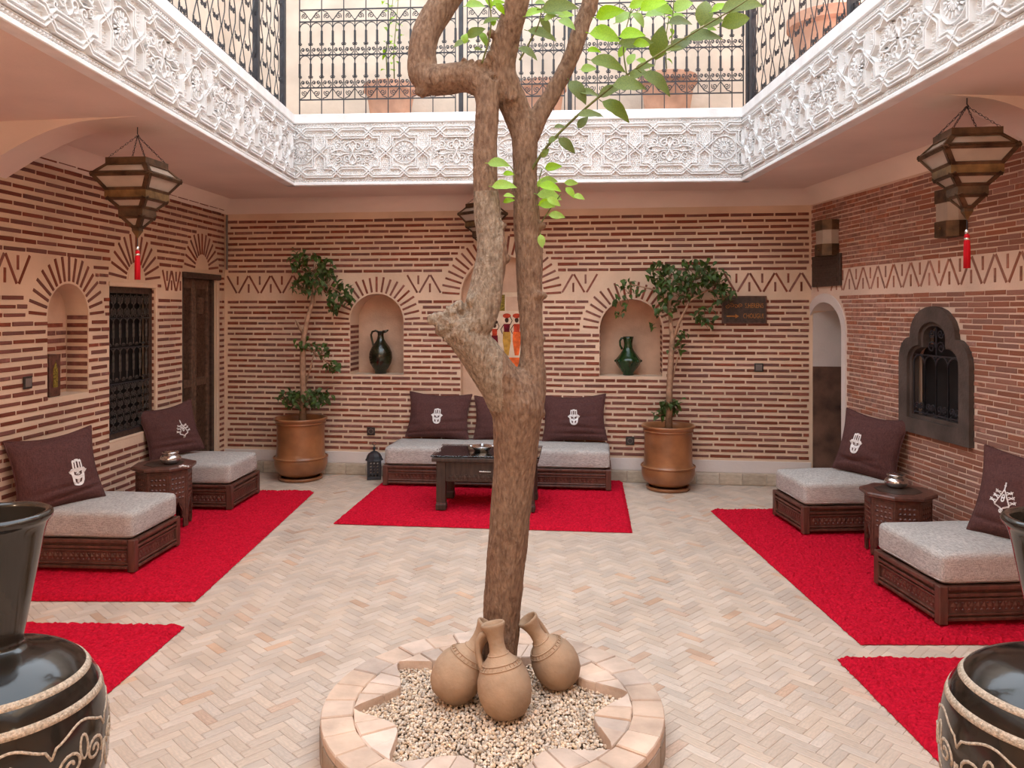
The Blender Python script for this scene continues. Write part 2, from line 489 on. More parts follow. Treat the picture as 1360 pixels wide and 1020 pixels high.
# niche linings
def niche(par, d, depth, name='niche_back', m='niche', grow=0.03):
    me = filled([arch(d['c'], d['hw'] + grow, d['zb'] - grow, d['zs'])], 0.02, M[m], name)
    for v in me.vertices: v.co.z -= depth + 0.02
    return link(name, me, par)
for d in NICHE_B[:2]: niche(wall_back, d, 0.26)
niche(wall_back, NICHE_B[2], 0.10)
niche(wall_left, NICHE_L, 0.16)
for d in BLIND_L:                                    # filled half-round tympana above the window and the door
    link('tympanum', filled([[(d['c'] + 0.115 * math.cos(PI * i / 10), d['zs'] + 0.115 * math.sin(PI * i / 10)) for i in range(11)]], 0.005, M['plaster'], 'tympanum'), wall_left)

# ---- bricks
def brick_mesh(name, m, seed):
    rnd = random.Random(seed)
    j = lambda a: a + rnd.uniform(-1, 1) * 0.012
    vs = []
    for (k, z) in ((0.0, 0.0), (0.0, 0.6), (1.0, 1.0)):
        for (sx, sy) in ((-1, -1), (1, -1), (1, 1), (-1, 1)):
            vs.append((sx * (0.5 - 0.018 * k) + (j(0) if k else 0), sy * (0.5 - 0.13 * k) + (j(0) * 5 if k else 0), z))
    fs = [(8, 9, 10, 11)]
    for r in (0, 4):
        for i in range(4):
            i2 = (i + 1) % 4
            fs.append((r + i, r + i2, r + 4 + i2, r + 4 + i))
    return MB().add(vs, fs).mesh(name, m)
def unit_set(m, tagname): return [brick_mesh(tagname, m, s) for s in range(5)]

def merge(iv):
    iv = sorted(iv); out = []
    for a, b in iv:
        if out and a <= out[-1][1]: out[-1][1] = max(out[-1][1], b)
        else: out.append([a, b])
    return out
def free_runs(u0, u1, blocks):
    runs = []; cur = u0
    for a, b in merge(blocks):
        if a > cur: runs.append((cur, min(a, u1)))
        cur = max(cur, b)
    if cur < u1: runs.append((cur, u1))
    return [r for r in runs if r[1] - r[0] > 0.03]

def lay(u0, u1, z0, z1, pitch, h, L, joint, arches, rects, rnd, out, mar=0.02):
    """courses of bricks; arches and rects are kept clear"""
    nrow = int((z1 - z0) / pitch)
    for r in range(nrow):
        z = z0 + (r + 0.5) * pitch
        bl = []
        for d in arches:
            if z > d['zs']:
                k = d['ro'] ** 2 - (z - d['zs']) ** 2
                if k > 0: bl.append((d['c'] - math.sqrt(k) - 0.012, d['c'] + math.sqrt(k) + 0.012))
            elif z > d['zb'] - h * 0.6:
                bl.append((d['c'] - d['hw'] - 0.004, d['c'] + d['hw'] + 0.004))
        for (a, b, c, e) in rects:
            if c - h * 0.6 < z < e + h * 0.6: bl.append((a - 0.004, b + 0.004))
        off = ((r % 2) * 0.5 + rnd.uniform(-0.16, 0.16)) * (L + joint)
        for (a, b) in free_runs(u0, u1, bl):
            k = math.floor((a - u0 - off) / (L + joint))
            while True:
                s = u0 + off + k * (L + joint); e = s + L
                k += 1
                s2, e2 = max(s, a), min(e, b)
                if s >= b: break
                if e2 - s2 < 0.03: continue
                out.append(((s2 + e2) / 2, z + rnd.uniform(-1, 1) * 0.0018, e2 - s2, h * rnd.uniform(0.86, 1.12), rnd.uniform(-1, 1) * 0.008))

def sticks_arch(d, out, n, rnd, ri=None, lo=4):
    ri = ri or d['hw'] + 0.014
    for i in range(n):
        a = R(lo + (180 - 2 * lo) * i / (n - 1))
        r1 = d['ro'] - rnd.uniform(0, 0.02)
        rm = (ri + r1) / 2
        out.append((d['c'] + rm * math.cos(a), d['zs'] + rm * math.sin(a), r1 - ri, 0.019, a))

def frieze(u0, u1, z0, z1, arches, rects, out, per=0.22):
    def ok(u, z, m=0.05):
        if u < u0 or u > u1: return False
        for d in arches:
            if z > d['zs'] - 0.05 and (u - d['c']) ** 2 + (z - d['zs']) ** 2 < (d['ro'] + m) ** 2: return False
            if z <= d['zs'] and abs(u - d['c']) < d['hw'] + m: return False
        for (a, b, c, e) in rects:
            if a - m < u < b + m and c - m < z < e + m: return False
        return True
    hgt = z1 - z0; zm = (z0 + z1) / 2
    k = 0
    while u0 + k * per < u1:
        b = u0 + k * per
        ln = math.hypot(per * 0.45, hgt); an = math.atan2(hgt, per * 0.45)
        for (u, z, l, a) in ((b + per * 0.24, zm, ln, -an), (b + per * 0.76, zm, ln, an), (b + per * 0.5, z0 + hgt * 0.72, hgt * 0.5, PI / 2), (b + per, z0 + hgt * 0.28, hgt * 0.5, PI / 2)):
            if ok(u, z): out.append((u, z, l * 0.96, 0.017, a))
        k += 1

def place_bricks(par, fr, pieces, unit, nmax=300, thick=0.007, name='brick'):
    """the pieces that show largest become objects of their own, the rest one joined part"""
    def size(p):
        w = fr @ Vector((p[0], p[1], 0))
        if w.y < 0.5: return 0
        x = 677 + w.x / w.y * F; y = 410 - (w.z - EYE) / w.y * F
        if not (0 < x < 1360 and 0 < y < 1020): return 0
        n = fr.to_3x3() @ Vector((0, 0, 1)); v = (Vector((0, 0, EYE)) - w).normalized()
        return p[2] * p[3] * abs(n.dot(v)) / w.y ** 2
    order = sorted(pieces, key=size, reverse=True)
    for i, p in enumerate(order[:nmax]):
        link(name, unit[i % len(unit)], par, (p[0], p[1], -0.0005), (0, 0, p[4]), (p[2], p[3], thick))
    rest = MB()
    for i, p in enumerate(order[nmax:]):
        me = unit[i % len(unit)]
        m = Matrix.Translation((p[0], p[1], -0.0005)) @ Matrix.Rotation(p[4], 4, 'Z') @ Matrix.Diagonal((p[2], p[3], thick, 1))
        rest.add([v.co for v in me.vertices], [tuple(q.vertices) for q in me.polygons], m)
    if rest.v:
        o = rest.build(name + 'work', unit[0].materials[0], par, kind='stuff')
    return order

rb = random.Random(3)
FZ0, FZ1 = 1.695, 1.865
UB = unit_set(M['brick'], 'brick'); UR = unit_set(M['brick_r'], 'brick')
pc = []
arB = NICHE_B
lay(0.03, LB - 0.02, 0.225, FZ0 - 0.012, 0.0505, 0.0235, 0.174, 0.014, arB, [], rb, pc)
lay(0.03, LB - 0.02, FZ1 + 0.010, ZW, 0.0525, 0.0245, 0.176, 0.014, arB, [], rb, pc)
for d in NICHE_B[:2]: sticks_arch(d, pc, 19, rb)
sticks_arch(NICHE_B[2], pc, 25, rb)
frieze(0.02, LB - 0.02, FZ0, FZ1, arB, [], pc)
place_bricks(wall_back, FB, pc, UB)

pc = []
DL = (DOOR_L[0] - 0.01, DOOR_L[1] + 0.04, 0, 1.86)
WLr = (WIN_L[0] - 0.0, WIN_L[1] + 0.03, WIN_L[2] - 0.05, WIN_L[3] + 0.04)
arL = [NICHE_L] + BLIND_L
lay(uL(2.6), LL - 0.03, 0.12, FZ0 - 0.012, 0.0525, 0.0225, 0.180, 0.016, arL, [DL, WLr], rb, pc)
lay(uL(5.42), LL - 0.03, FZ0 + 0.01, FZ1, 0.0525, 0.0225, 0.180, 0.016, arL, [DL, WLr, (uL(6.35), uL(6.70), 1.6, 2.0)], rb, pc)
lay(uL(2.6), LL - 0.03, FZ1 + 0.012, ZC - 0.02, 0.0535, 0.0235, 0.180, 0.016, arL, [], rb, pc)
sticks_arch(NICHE_L, pc, 17, rb)
for d in BLIND_L: sticks_arch(d, pc, 13, rb, 0.135, 6)
frieze(uL(2.6), uL(4.80), FZ0, FZ1 + 0.01, arL, [], pc)
frieze(uL(6.37), uL(6.69), FZ0, FZ1, [], [], pc, 0.15)
# courses on the back of the left niche
bk = []
lay(NICHE_L['c'] - 0.21, NICHE_L['c'] + 0.21, NICHE_L['zb'] + 0.01, 1.47, 0.0525, 0.027, 0.182, 0.014, [], [], rb, bk)
place_bricks(wall_left, FL, pc, UB)
rest = MB()
for i, p in enumerate(bk):
    m = Matrix.Translation((p[0], p[1], -0.1605)) @ Matrix.Diagonal((p[2], p[3], 0.006, 1))
    rest.add([v.co for v in UB[i % 5].vertices], [tuple(q.vertices) for q in UB[i % 5].polygons], m)
rest.build('niche_brickwork', M['brick'], wall_left, kind='stuff')

pc = []
dr = dict(c=DOOR_R['c'], hw=0.375, zb=0, zs=1.36, ro=0.375)
wr = [(WR_C - 0.37, WR_C + 0.37, 0.72, 1.25), (WR_C - 0.30, WR_C + 0.30, 1.25, 1.36), (WR_C - 0.235, WR_C + 0.235, 1.36, 1.47), (WR_C - 0.16, WR_C + 0.16, 1.45, 1.55)]
lay(0.01, uR(2.6), 0.05, FZ0 - 0.008, 0.0335, 0.0255, 0.172, 0.009, [dr], wr, rb, pc)
lay(0.01, uR(2.6), FZ1 + 0.004, ZW, 0.0335, 0.0255, 0.172, 0.009, [], [], rb, pc)
frieze(0.04, uR(2.6), FZ0, FZ1, [dr], [], pc, 0.21)
place_bricks(wall_right, FR, pc, UR, thick=0.005)

# brick-end teeth and returns on the jambs of the niches (back wall left jambs show them)
jb = MB()
for d in NICHE_B[:2]:
    for s, ws in ((-1, 0.0), (1, 0.0)):
        for k in range(9):
            z = d['zb'] + 0.03 + k * 0.0505
            u = d['c'] + s * d['hw']
            jb.box(min(u, u - s * 0.004), max(u, u - s * 0.004), z, z + 0.026, -0.245, -0.01)
jb.build('jamb_brickwork', M['brick'], wall_back, kind='stuff')
jb = MB()
for k in range(22):
    z = 0.62 + k * 0.0525
    u = WIN_L[1]
    jb.box(u - 0.004, u + 0.001, z, z + 0.027, -0.05, -0.004)
for k in range(10):
    z = NICHE_L['zb'] + 0.02 + k * 0.0525
    u = NICHE_L['c'] + NICHE_L['hw']
    jb.box(u - 0.004, u + 0.001, z, z + 0.027, -0.15, -0.008)
jb.build('jamb_brickwork', M['brick'], wall_left, kind='stuff')

# arched doorway on the right: pale plaster surround, passage wall with dark dado
me = filled([arch(DOOR_R['c'], 0.37, 0.0, 1.36, k=0.86), arch(DOOR_R['c'], DOOR_R['hw'], 0.002, 1.36, k=0.8)], 0.012, M['arch'], 'door_surround')
link('door_surround', me, wall_right)
lin = MB()
ar = arch(DOOR_R['c'], DOOR_R['hw'], 0.0, 1.36, k=0.8)[1:]
for i in range(len(ar) - 1):
    (a, b), (c, d) = ar[i], ar[i + 1]
    if a < 0.06: continue
    lin.add([(a, b, 0.012), (c, d, 0.012), (c - (c - DOOR_R['c']) * .02, d - .004, -0.3), (a - (a - DOOR_R['c']) * .02, b - .004, -0.3)], [(0, 1, 2, 3)])
lin.build('door_lining', M['arch'], wall_right)
# passage beyond (side wall in line with the back wall, end wall, ceiling)
ps = MB(); ps.box(LB + 0.012, LB + 1.05, 1.05, 1.75, 0, 0.012)
ps.build('passage_plaster', M['passage'], wall_back)
ps = MB(); ps.box(LB + 0.012, LB + 1.05, 0.0, 1.05, 0, 0.016)
ps.build('passage_dado', M['dado'], wall_back)
pe = thing('wall_passage', 'pale plaster passage walls behind the arched doorway', None, kind='structure', matrix=FR)
MB().box(-0.2, 0.9, 0, ZC, -1.15, -1.10).build('end_wall', M['passage'], pe)
MB().box(0.62, 0.70, 0, ZC, -1.10, -T).build('side_wall', M['passage'], pe)
MB().box(-0.2, 0.9, 1.78, 1.95, -1.10, -T + .01).build('passage_ceiling', M['passage'], pe)

# ------------------------------------------------------------------ floor
floor = tag(MB().add([(-3.6, -1.8, 0), (3.9, -1.8, 0), (3.9, 8.0, 0), (-3.6, 8.0, 0), (-3.6, -1.8, -.1), (3.9, -1.8, -.1), (3.9, 8.0, -.1), (-3.6, 8.0, -.1)],
      [(0, 1, 2, 3), (7, 6, 5, 4), (0, 4, 5, 1), (1, 5, 6, 2), (2, 6, 7, 3), (3, 7, 4, 0)]).build('floor', M['grout'], kind='structure'), 'pale clay tile floor laid in herringbone')
def herring(rnd):
    """herringbone layout, pieces 2w x w"""
    out = []
    w = 0.043; l = 3 * w; g = 0.0016
    ca, sa = math.cos(R(45)), math.sin(R(45))
    N = 190
    for a in range(-N, N):
        for b in range(-N // 2, N // 2):
            # running-bond herringbone for 3:1 bricks: step (w,w) along a diagonal, columns step (l,-l)
            for (hx, hy, rot) in ((0, 0, 0), (0 - 0, 0, 1)):
                x0 = a * w + b * l; y0 = a * w - b * l
                if rot == 0: cx, cy = x0 + l / 2, y0 + w / 2
                else: cx, cy = x0 + w / 2 - 0 * w, y0 + w + l / 2
                X = ca * cx - sa * cy; Y = sa * cx + ca * cy + 4.0
                if not (-2.85 < X < 2.75 and 0.9 < Y < 7.5): continue
                out.append((X, Y, l - g, w - g, R(45) + rot * PI / 2))
    return out
UT = [brick_mesh('floor_tile', M['tile'], s + 20) for s in range(23)]
rt = random.Random(11)
tiles = []
for (X, Y, l, w, a) in herring(rt):
    if (X + 0.06) ** 2 + (Y - 2.88) ** 2 < 0.55 ** 2: continue
    if X < CL.x - SL * (CL.y - Y) + 0.05 or X > CR.x + SR * (CR.y - Y) - 0.05 or Y > 7.2036 - 0.12734 * X - 0.06: continue
    tiles.append((X, Y, l, w, a + rt.uniform(-.01, .01)))
FT = Matrix.Identity(4)
order_ = list(tiles); rt.shuffle(order_); k_ = len(order_) // 24
UO = [brick_mesh('floor_tile', M['tile_o'], s + 60) for s in range(4)]
place_bricks(floor, FT, order_[k_:], UT, 287, thick=0.0035, name='floor_tile')
place_bricks(floor, FT, order_[:k_], UO, 13, thick=0.0035, name='floor_tile')

# skirting of stone tiles and plaster strip along the back wall
sk = tag(MB().box(0.0, LB, 0.0, 0.11, 0.0, 0.022).build('baseboard_back', M['grout'], kind='structure'), 'low stone tile skirting along the far wall')
sk.matrix_world = FB
US = [brick_mesh('skirting_tile', M['skirt'], s + 40) for s in range(4)]
for k in range(27):
    link('skirting_tile', US[k % 4], sk, (0.1 + k * 0.2, 0.056, 0.0215), None, (0.194, 0.104, 0.009))
st = MB(); st.cbox(0.0, LB, 0.11, 0.215, 0.0, 0.008, 0.003)
st.build('plaster_strip', M['arch'], sk)
for nm, fr_, L_ in (('baseboard_left', FL, LL), ('baseboard_right', FR, LR)):
    u0_ = 0.62 if nm.endswith('right') else 0.0
    parts = [(u0_, L_)] if nm.endswith('right') else [(0.0, DOOR_L[0] - 0.02)]
    mb = MB()
    for a, b in parts: mb.box(a, b, 0.0, 0.05, 0.0, 0.012)
    o = tag(mb.build(nm, M['skirt'], kind='structure'), 'thin stone skirting at the foot of the ' + ('right' if nm.endswith('right') else 'left') + ' wall'); o.matrix_world = fr_

# ------------------------------------------------------------------ galleries: soffit, coves, beams, upper floor
OL, OR_, OBL, OBR, OF = -1.87, 1.94, 6.65, 6.42, -0.26      # opening of the slab
outer = [NL + Vector((-.3, -.3, 0)), NR + Vector((.3, -.3, 0)), CR + Vector((.6, .35, 0)), CL + Vector((-.3, .3, 0))]
inner = [Vector((OL, OF, 0)), Vector((OR_, OF, 0)), Vector((OR_, OBR, 0)), Vector((OL, OBL, 0))]
cl = MB()
vs = []
for z in (ZC, ZUP):
    vs += [(p.x, p.y, z) for p in outer] + [(p.x, p.y, z) for p in inner]
fs = []
for i in range(4):
    j = (i + 1) % 4
    fs += [(i, 4 + i, 4 + j, j), (8 + i, 8 + j, 12 + j, 12 + i), (i, j, 8 + j, 8 + i), (4 + i, 12 + i, 12 + j, 4 + j)]
cl.add(vs, fs)
ceiling = tag(cl.build('ceiling', M['ceil'], kind='structure'), 'rose plaster gallery soffit around the open court')
def cove(name, fr, a, b, r=0.13):
    mb = MB(); prof = [(ZW, 0.001)] + [(ZC - r * 0.98 + r * math.sin(PI / 2 * i / 6), r * (1 - math.cos(PI / 2 * i / 6)) + 0.001) for i in range(7)]
    vs = []
    for u in (a, b): vs += [(u, z, w) for z, w in prof] + [(u, ZC + 0.01, 0.0)]
    n = len(prof) + 1
    mb.add(vs, [(i, i + 1, n + i + 1, n + i) for i in range(n - 1)] + [tuple(range(n)), tuple(range(2 * n - 1, n - 1, -1))])
    o = mb.build(name, M['ceil'], ceiling, smooth=True); o.matrix_world = fr
    return o
cove('cove', FB, 0.0, LB); cove('cove', FL, 0.0, LL); cove('cove', FR, 0.0, LR)

def beam(name, p0, p1, th, drop, n=12):
    """arched bracket beam from the wall p0 to the fascia p1: deep at the wall, thin at the edge"""
    p0 = Vector(p0); p1 = Vector(p1); d = (p1 - p0); s = Vector((-d.y, d.x, 0)).normalized() * th / 2
    mb = MB(); vs = []
    for i in range(n + 1):
        t = i / n
        z = ZC - 0.045 * (1 - t) + 0.004 - drop * (1 - math.sin(PI / 2 * min(1, t * 1.5)))
        c = p0 + d * t
        for q in (c - s, c + s):
            vs.append((q.x, q.y, z)); vs.append((q.x, q.y, ZC + 0.01))
    fs = []
    for i in range(n):
        a = i * 4; b = a + 4
        fs += [(a, a + 2, b + 2, b), (a, b, b + 1, a + 1), (a + 2, a + 3, b + 3, b + 2)]
    fs += [(0, 1, 3, 2)]
    mb.add(vs, fs)
    return mb.build(name, M['ceil'], ceiling)
beam('beam', (-2.95, 4.48, 0), (OL, 4.32, 0), 0.22, 0.24)
beam('beam', (2.85, 3.98, 0), (OR_, 3.90, 0), 0.24, 0.24)
beam('beam', (-3.3, 0.6, 0), (OL, 0.6, 0), 0.24, 0.24)
beam('beam', (3.2, 0.4, 0), (OR_, 0.4, 0), 0.24, 0.24)

# ------------------------------------------------------------------ carved stucco fascia round the opening
FH0, FH1 = ZC - 0.005, 3.16
fL = wframe(Vector((-1.81, -0.2, 0)), Vector((-1.81, 6.59, 0)))
fB = wframe(Vector((-1.81, 6.59, 0)), Vector((1.88, 6.36, 0)))
fR = wframe(Vector((1.88, 6.36, 0)), Vector((1.88, -0.2, 0)))
fF = wframe(Vector((1.88, -0.2, 0)), Vector((-1.81, -0.2, 0)))

def stucco_unit(P):
    """one repeat of the carved strapwork, centred on a rosette; u +-P/2, v +-0.256P"""
    mb = MB()
    def ridge(pts, w, h, z0=0.0, closed=False):
        pts = [Vector((p[0], p[1], 0)) for p in pts]
        n = len(pts); vs = []; fs = []
        for i, p in enumerate(pts):
            if closed: a, b = pts[i - 1], pts[(i + 1) % n]
            else: a, b = pts[max(0, i - 1)], pts[min(n - 1, i + 1)]
            d0 = (p - a); d1 = (b - p)
            d0 = d0.normalized() if d0.length > 1e-9 else d1.normalized()
            d1 = d1.normalized() if d1.length > 1e-9 else d0
            t = (d0 + d1); t = t.normalized() if t.length > 1e-6 else d0
            nn = Vector((-t.y, t.x, 0)); k = 1.0 / max(0.5, nn.dot(Vector((-d0.y, d0.x, 0))))
            o = nn * w / 2 * k
            vs += [(p.x - o.x, p.y - o.y, z0), (p.x - o.x * .78, p.y - o.y * .78, h), (p.x + o.x * .78, p.y + o.y * .78, h), (p.x + o.x, p.y + o.y, z0)]
        m = n if closed else n - 1
        for i in range(m):
            a = i * 4; b = ((i + 1) % n) * 4
            fs += [(a, b, b + 1, a + 1), (a + 1, b + 1, b + 2, a + 2), (a + 2, b + 2, b + 3, a + 3)]
        mb.add(vs, fs)
    def off(pts, d):
        out = []
        n = len(pts)
        for i in range(n):
            a = Vector(pts[max(0, i - 1)]); p = Vector(pts[i]); b = Vector(pts[min(n - 1, i + 1)])
            d0 = (p - a); d1 = (b - p)
            d0 = d0.normalized() if d0.length > 1e-9 else d1.normalized()
            d1 = d1.normalized() if d1.length > 1e-9 else d0
            t = (d0 + d1).normalized(); nn = Vector((-t.y, t.x)); k = 1 / max(.5, nn.dot(Vector((-d0.y, d0.x))))
            out.append(tuple(p + nn * d * k))
        return out
    def bump(u, v, r, h=0.007, sq=1.0, z=0.0):
        mb.add([(u - r, v, z), (u, v - r * sq, z), (u + r, v, z), (u, v + r * sq, z), (u, v, h)], [(0, 1, 4), (1, 2, 4), (2, 3, 4), (3, 0, 4)])
    segs = []
    S1 = [(0, .19), (.045, .234), (.30, .234), (.39, .15), (.5, .15)]
    S2 = [(0, .19), (.045, .15), (.12, .15), (.12, .055), (.24, -.055), (.24, -.15), (.30, -.15), (.39, -.234), (.5, -.234)]
    for s in (S1, S2):
        for sv in (1, -1):
            for su in (1, -1):
                pts = [(p[0] * P * su, p[1] * P * sv) for p in s]
                ridge(pts, 0.020, 0.012); ridge(off(pts, 0.0098), 0.0080, 0.028); ridge(off(pts, -0.0098), 0.0080, 0.028); segs.extend(zip(pts[:-1], pts[1:]))
                # beads between the two ridges
                for (a, b) in zip(pts[:-1], pts[1:]):
                    l = math.hypot(b[0] - a[0], b[1] - a[1]); m = int(l / 0.016)
                    for k in range(m):
                        t = (k + .5) / m
                        bump(a[0] + (b[0] - a[0]) * t, a[1] + (b[1] - a[1]) * t, 0.0048, 0.022, z=0.011)
    # rosette: rings, petals, dots
    for r, w, h in ((0.018, .008, .022), (0.095 * P / .84, .007, .021)):
        ridge([(r * math.cos(2 * PI * i / 24), r * math.sin(2 * PI * i / 24)) for i in range(24)], w, h, closed=True)
    for i in range(16):
        a = 2 * PI * i / 16
        for (r0, r1, w) in ((.022, .048, .009), (.054, .082, .012)):
            aa = a + (PI / 16 if r0 > .03 else 0)
            c, s = math.cos(aa), math.sin(aa)
            ridge([(r0 * c, r0 * s), ((r0 + r1) / 2 * c, (r0 + r1) / 2 * s), (r1 * c, r1 * s)], w, .021)
        bump(.105 * P / .84 * math.cos(a), .105 * P / .84 * math.sin(a), .007, .017)
    # arabesque field between the knots: mirrored scrolls and leaves
    for su in (1, -1):
        for sv in (1, -1):
            T_ = lambda pts: [((.5 - q[0]) * P * su, q[1] * P * sv) for q in pts]
            ridge(T_(spiral((.05, .055), .006, .040, 0, 1.3, 16)), .008, .021)
            ridge(T_(spiral((.14, .065), .006, .036, PI, -1.3, 16)), .008, .021)
            ridge(T_(spiral((.10, .11), .004, .022, PI / 2, 1.1, 10)), .007, .020)
            ridge(T_(spiral((.195, .035), .004, .026, 0, 1.2, 10)), .007, .020)
            ridge(T_([(0, .12), (.025, .10), (.035, .075), (.01, .03), (0, 0)]), .009, .022)
            ridge(T_([(.03, .01), (.08, .015), (.12, .03), (.17, .02), (.22, .0)]), .009, .022)
            for (a, b) in ((.02, .13), (.05, .125), (.16, .12), (.2, .09), (.085, .03), (.11, .075), (.06, .09), (.17, .0), (.225, .06), (.13, .125), (0.03, .055)):
                q = T_([(a, b)])[0]; bump(q[0], q[1], .010, .018, 1.3)
            # fillings of the cartouches and of the stems
    # fine leafwork filling the ground between the straps
    rs = random.Random(17)
    def dseg(p, a, b):
        ax, ay = b[0] - a[0], b[1] - a[1]; l2 = ax * ax + ay * ay
        t = max(0, min(1, ((p[0] - a[0]) * ax + (p[1] - a[1]) * ay) / l2)) if l2 else 0
        return math.hypot(p[0] - a[0] - ax * t, p[1] - a[1] - ay * t)
    g = 0.0165
    for j in range(int(.50 * P / g)):
        for i in range(int(P / g)):
            u = -P / 2 + (i + .5 + .5 * (j % 2)) * g; v = -.25 * P + (j + .5) * g
            if math.hypot(u, v) < .118 or abs(v) > .25 * P: continue
            if min(dseg((u, v), a, b) for a, b in segs) < .0195: continue
            w = rs.uniform(0, PI); c, s = math.cos(w), math.sin(w); r1, r2, h = .0080, .0046, rs.uniform(.013, .021)
            mb.add([(u - r1 * c, v - r1 * s, 0), (u + r2 * s, v - r2 * c, 0), (u + r1 * c, v + r1 * s, 0), (u - r2 * s, v + r2 * c, 0), (u, v, h)], [(0, 1, 4), (1, 2, 4), (2, 3, 4), (3, 0, 4)])
    # chain borders above and below
    n = int(P / 0.024)
    for sv in (1, -1):
        for k in range(n):
            u = (-.5 + (k + .5) / n) * P
            v0 = (.256 * P + .016) * sv
            mb.add([(u - .010, v0 - .008, 0), (u + .002, v0 - .008, 0), (u + .010, v0 + .008, 0), (u - .002, v0 + .008, 0),
                    (u - .007, v0 - .005, .014), (u + .001, v0 - .005, .014), (u + .007, v0 + .005, .014), (u - .001, v0 + .005, .014)],
                   [(4, 5, 6, 7), (0, 1, 5, 4), (1, 2, 6, 5), (2, 3, 7, 6), (3, 0, 4, 7)])
        for vv in (.256 * P + .003, .256 * P + .030):
            ridge([(-P / 2, vv * sv), (P / 2, vv * sv)], .005, .010)
    return mb

def fascia(name, fr, L, P, first, detail=True, label=''):
    base = MB(); base.box(-0.06, L + 0.06, FH0, FH1, -0.055, 0.0)
    o = tag(base.build(name, M['stucco'], kind='structure'), label)
    o.matrix_world = fr
    cap = MB(); cap.cbox(-0.06, L + 0.06, FH1 - 0.075, FH1 + 0.004, -0.30, 0.024, 0.006); cap.build('coping', M['stucco'], o)
    low = MB(); low.cbox(0.0, L, FH0 - 0.002, FH0 + 0.022, -0.03, 0.020, 0.004); low.build('lower_moulding', M['stucco'], o)
    if detail:
        zc = FH0 + 0.022 + 0.012 + 0.256 * 0.84 + 0.02
        me = stucco_unit(P).mesh('stucco_panel', M['stucco'])
        c = first
        while c - P / 2 > 0: c -= P
        while c - P / 2 < L:
            m2 = me
            if c - P / 2 < 0 or c + P / 2 > L:
                bm = bmesh.new(); bm.from_mesh(me)
                for (x, sgn) in ((-c, -1), (L - c, 1)):
                    if -P / 2 < x < P / 2:
                        bmesh.ops.bisect_plane(bm, geom=bm.verts[:] + bm.edges[:] + bm.faces[:], plane_co=(x, 0, 0), plane_no=(sgn, 0, 0), clear_outer=True)
                m2 = bpy.data.meshes.new('stucco_panel'); bm.to_mesh(m2); bm.free(); m2.materials.append(M['stucco'])
            link('stucco_panel', m2, o, (c, zc, 0.0), None, (1, 0.84 / P, 1))
            c += P
    return o
fascia('trim_1', fL, 6.79, 0.88, 3.65 + 0.2, True, 'white carved stucco fascia above the grille window side')
fascia('trim_2', fB, (Vector((1.88, 6.36)) - Vector((-1.81, 6.59))).length, 0.865, 0.08, True, 'white carved stucco fascia across the far end of the court')
fascia('trim_3', fR, 6.56, 0.93, 6.36 - 3.31, True, 'white carved stucco fascia above the arched doorway side')
fascia('trim_4', fF, 3.69, 0.88, 0.5, False, 'plain white fascia at the near end of the court')

# upper storey walls behind the galleries
up = MB()
def upw(name, fr, a, b, m, lab):
    o = tag(MB().box(a, b, ZUP, 5.9, -0.2, 0.0).build(name, m, kind='structure'), lab); o.matrix_world = fr
    return o
uw_l = upw('wall_upper_left', FL, -0.3, LL + 0.2, M['upper'], 'sunlit peach plaster wall of the upper gallery above the grille window')
uw_b = upw('wall_upper_back', FB, -0.3, LB + 0.3, M['upper'], 'pale pinkish stone wall of the upper gallery behind the far railing')
uw_r = upw('wall_upper_right', FR, -0.3, LR + 0.3, M['upper'], 'pale plaster wall of the upper gallery above the arched doorway')
uw_f = upw('wall_upper_front', FF, -0.3, (NL - NR).length + 0.3, M['upper'], 'peach plaster wall of the upper gallery at the near end')

# ------------------------------------------------------------------ windows and doors of the side walls
def iron(mb, pts, r=0.0045, w=0.0, n=4):
    mb.tube([(p[0], p[1], w) for p in pts], r, n)

# left: dark window with scrolled grille
w1 = tag(bpy.data.objects.new('window_1', None), 'tall dark window with a scrolled black iron grille', kind='structure')
COL.objects.link(w1); w1.matrix_world = FL
a, b, c, d = WIN_L
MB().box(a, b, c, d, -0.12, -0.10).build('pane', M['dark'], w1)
fr = MB(); fr.box(a, a + 0.03, c, d, -0.06, -0.02); fr.box(b - 0.05, b, c, d, -0.06, -0.02); fr.box(a, b, c, c + 0.05, -0.06, -0.02); fr.box(a, b, d - 0.045, d, -0.06, -0.02)
fr.build('window_frame', M['woodd'], w1)
MB().cbox(a, b, c - 0.012, c + 0.004, -0.12, 0.004, 0.003).build('window_sill', M['plaster'], w1)
MB().cbox(b + 0.002, b + 0.03, c - 0.03, d + 0.035, 0.0, 0.012, 0.003).build('plaster_jamb', M['plaster'], w1)
MB().cbox(a - 0.01, b + 0.002, d + 0.002, d + 0.035, 0.0, 0.012, 0.003).build('plaster_lintel', M['plaster'], w1)
ncol = 6; pitch = (b - a - 0.08) / ncol
tiers = [(c + 0.05, c + 0.40, 'x'), (c + 0.40, c + 0.66, 'b'), (c + 0.66, c + 0.88, 'b'), (c + 0.88, d - 0.05, 'x')]
gm = MB(); iron(gm, [(0, 0.0), (0, 1.0)], 0.006)
bal = MB()
bal.tube([(0, 0.03, 0), (0, 0.08, 0), (0, 0.09, 0), (0, 0.20, 0), (0, 0.21, 0), (0, 0.24, 0)], [0.004, .004, .009, .009, .004, .004], 5)
for s in (-1, 1):
    iron(bal, [(s * (0.046 - p[0]) if False else s * (0.02 + p[0]), 0.03 + p[1]) for p in spiral((0.012, 0.0), 0.004, 0.014, 0, 1.2, 9)], 0.0032)
    iron(bal, [(s * pitch / 2 * (1 - math.cos(PI / 2 * i / 5)), 0.21 + 0.04 * math.sin(PI / 2 * i / 5)) for i in range(6)], 0.0035)
bal_me = bal.mesh('baluster', M['ironp'])
scr = MB()
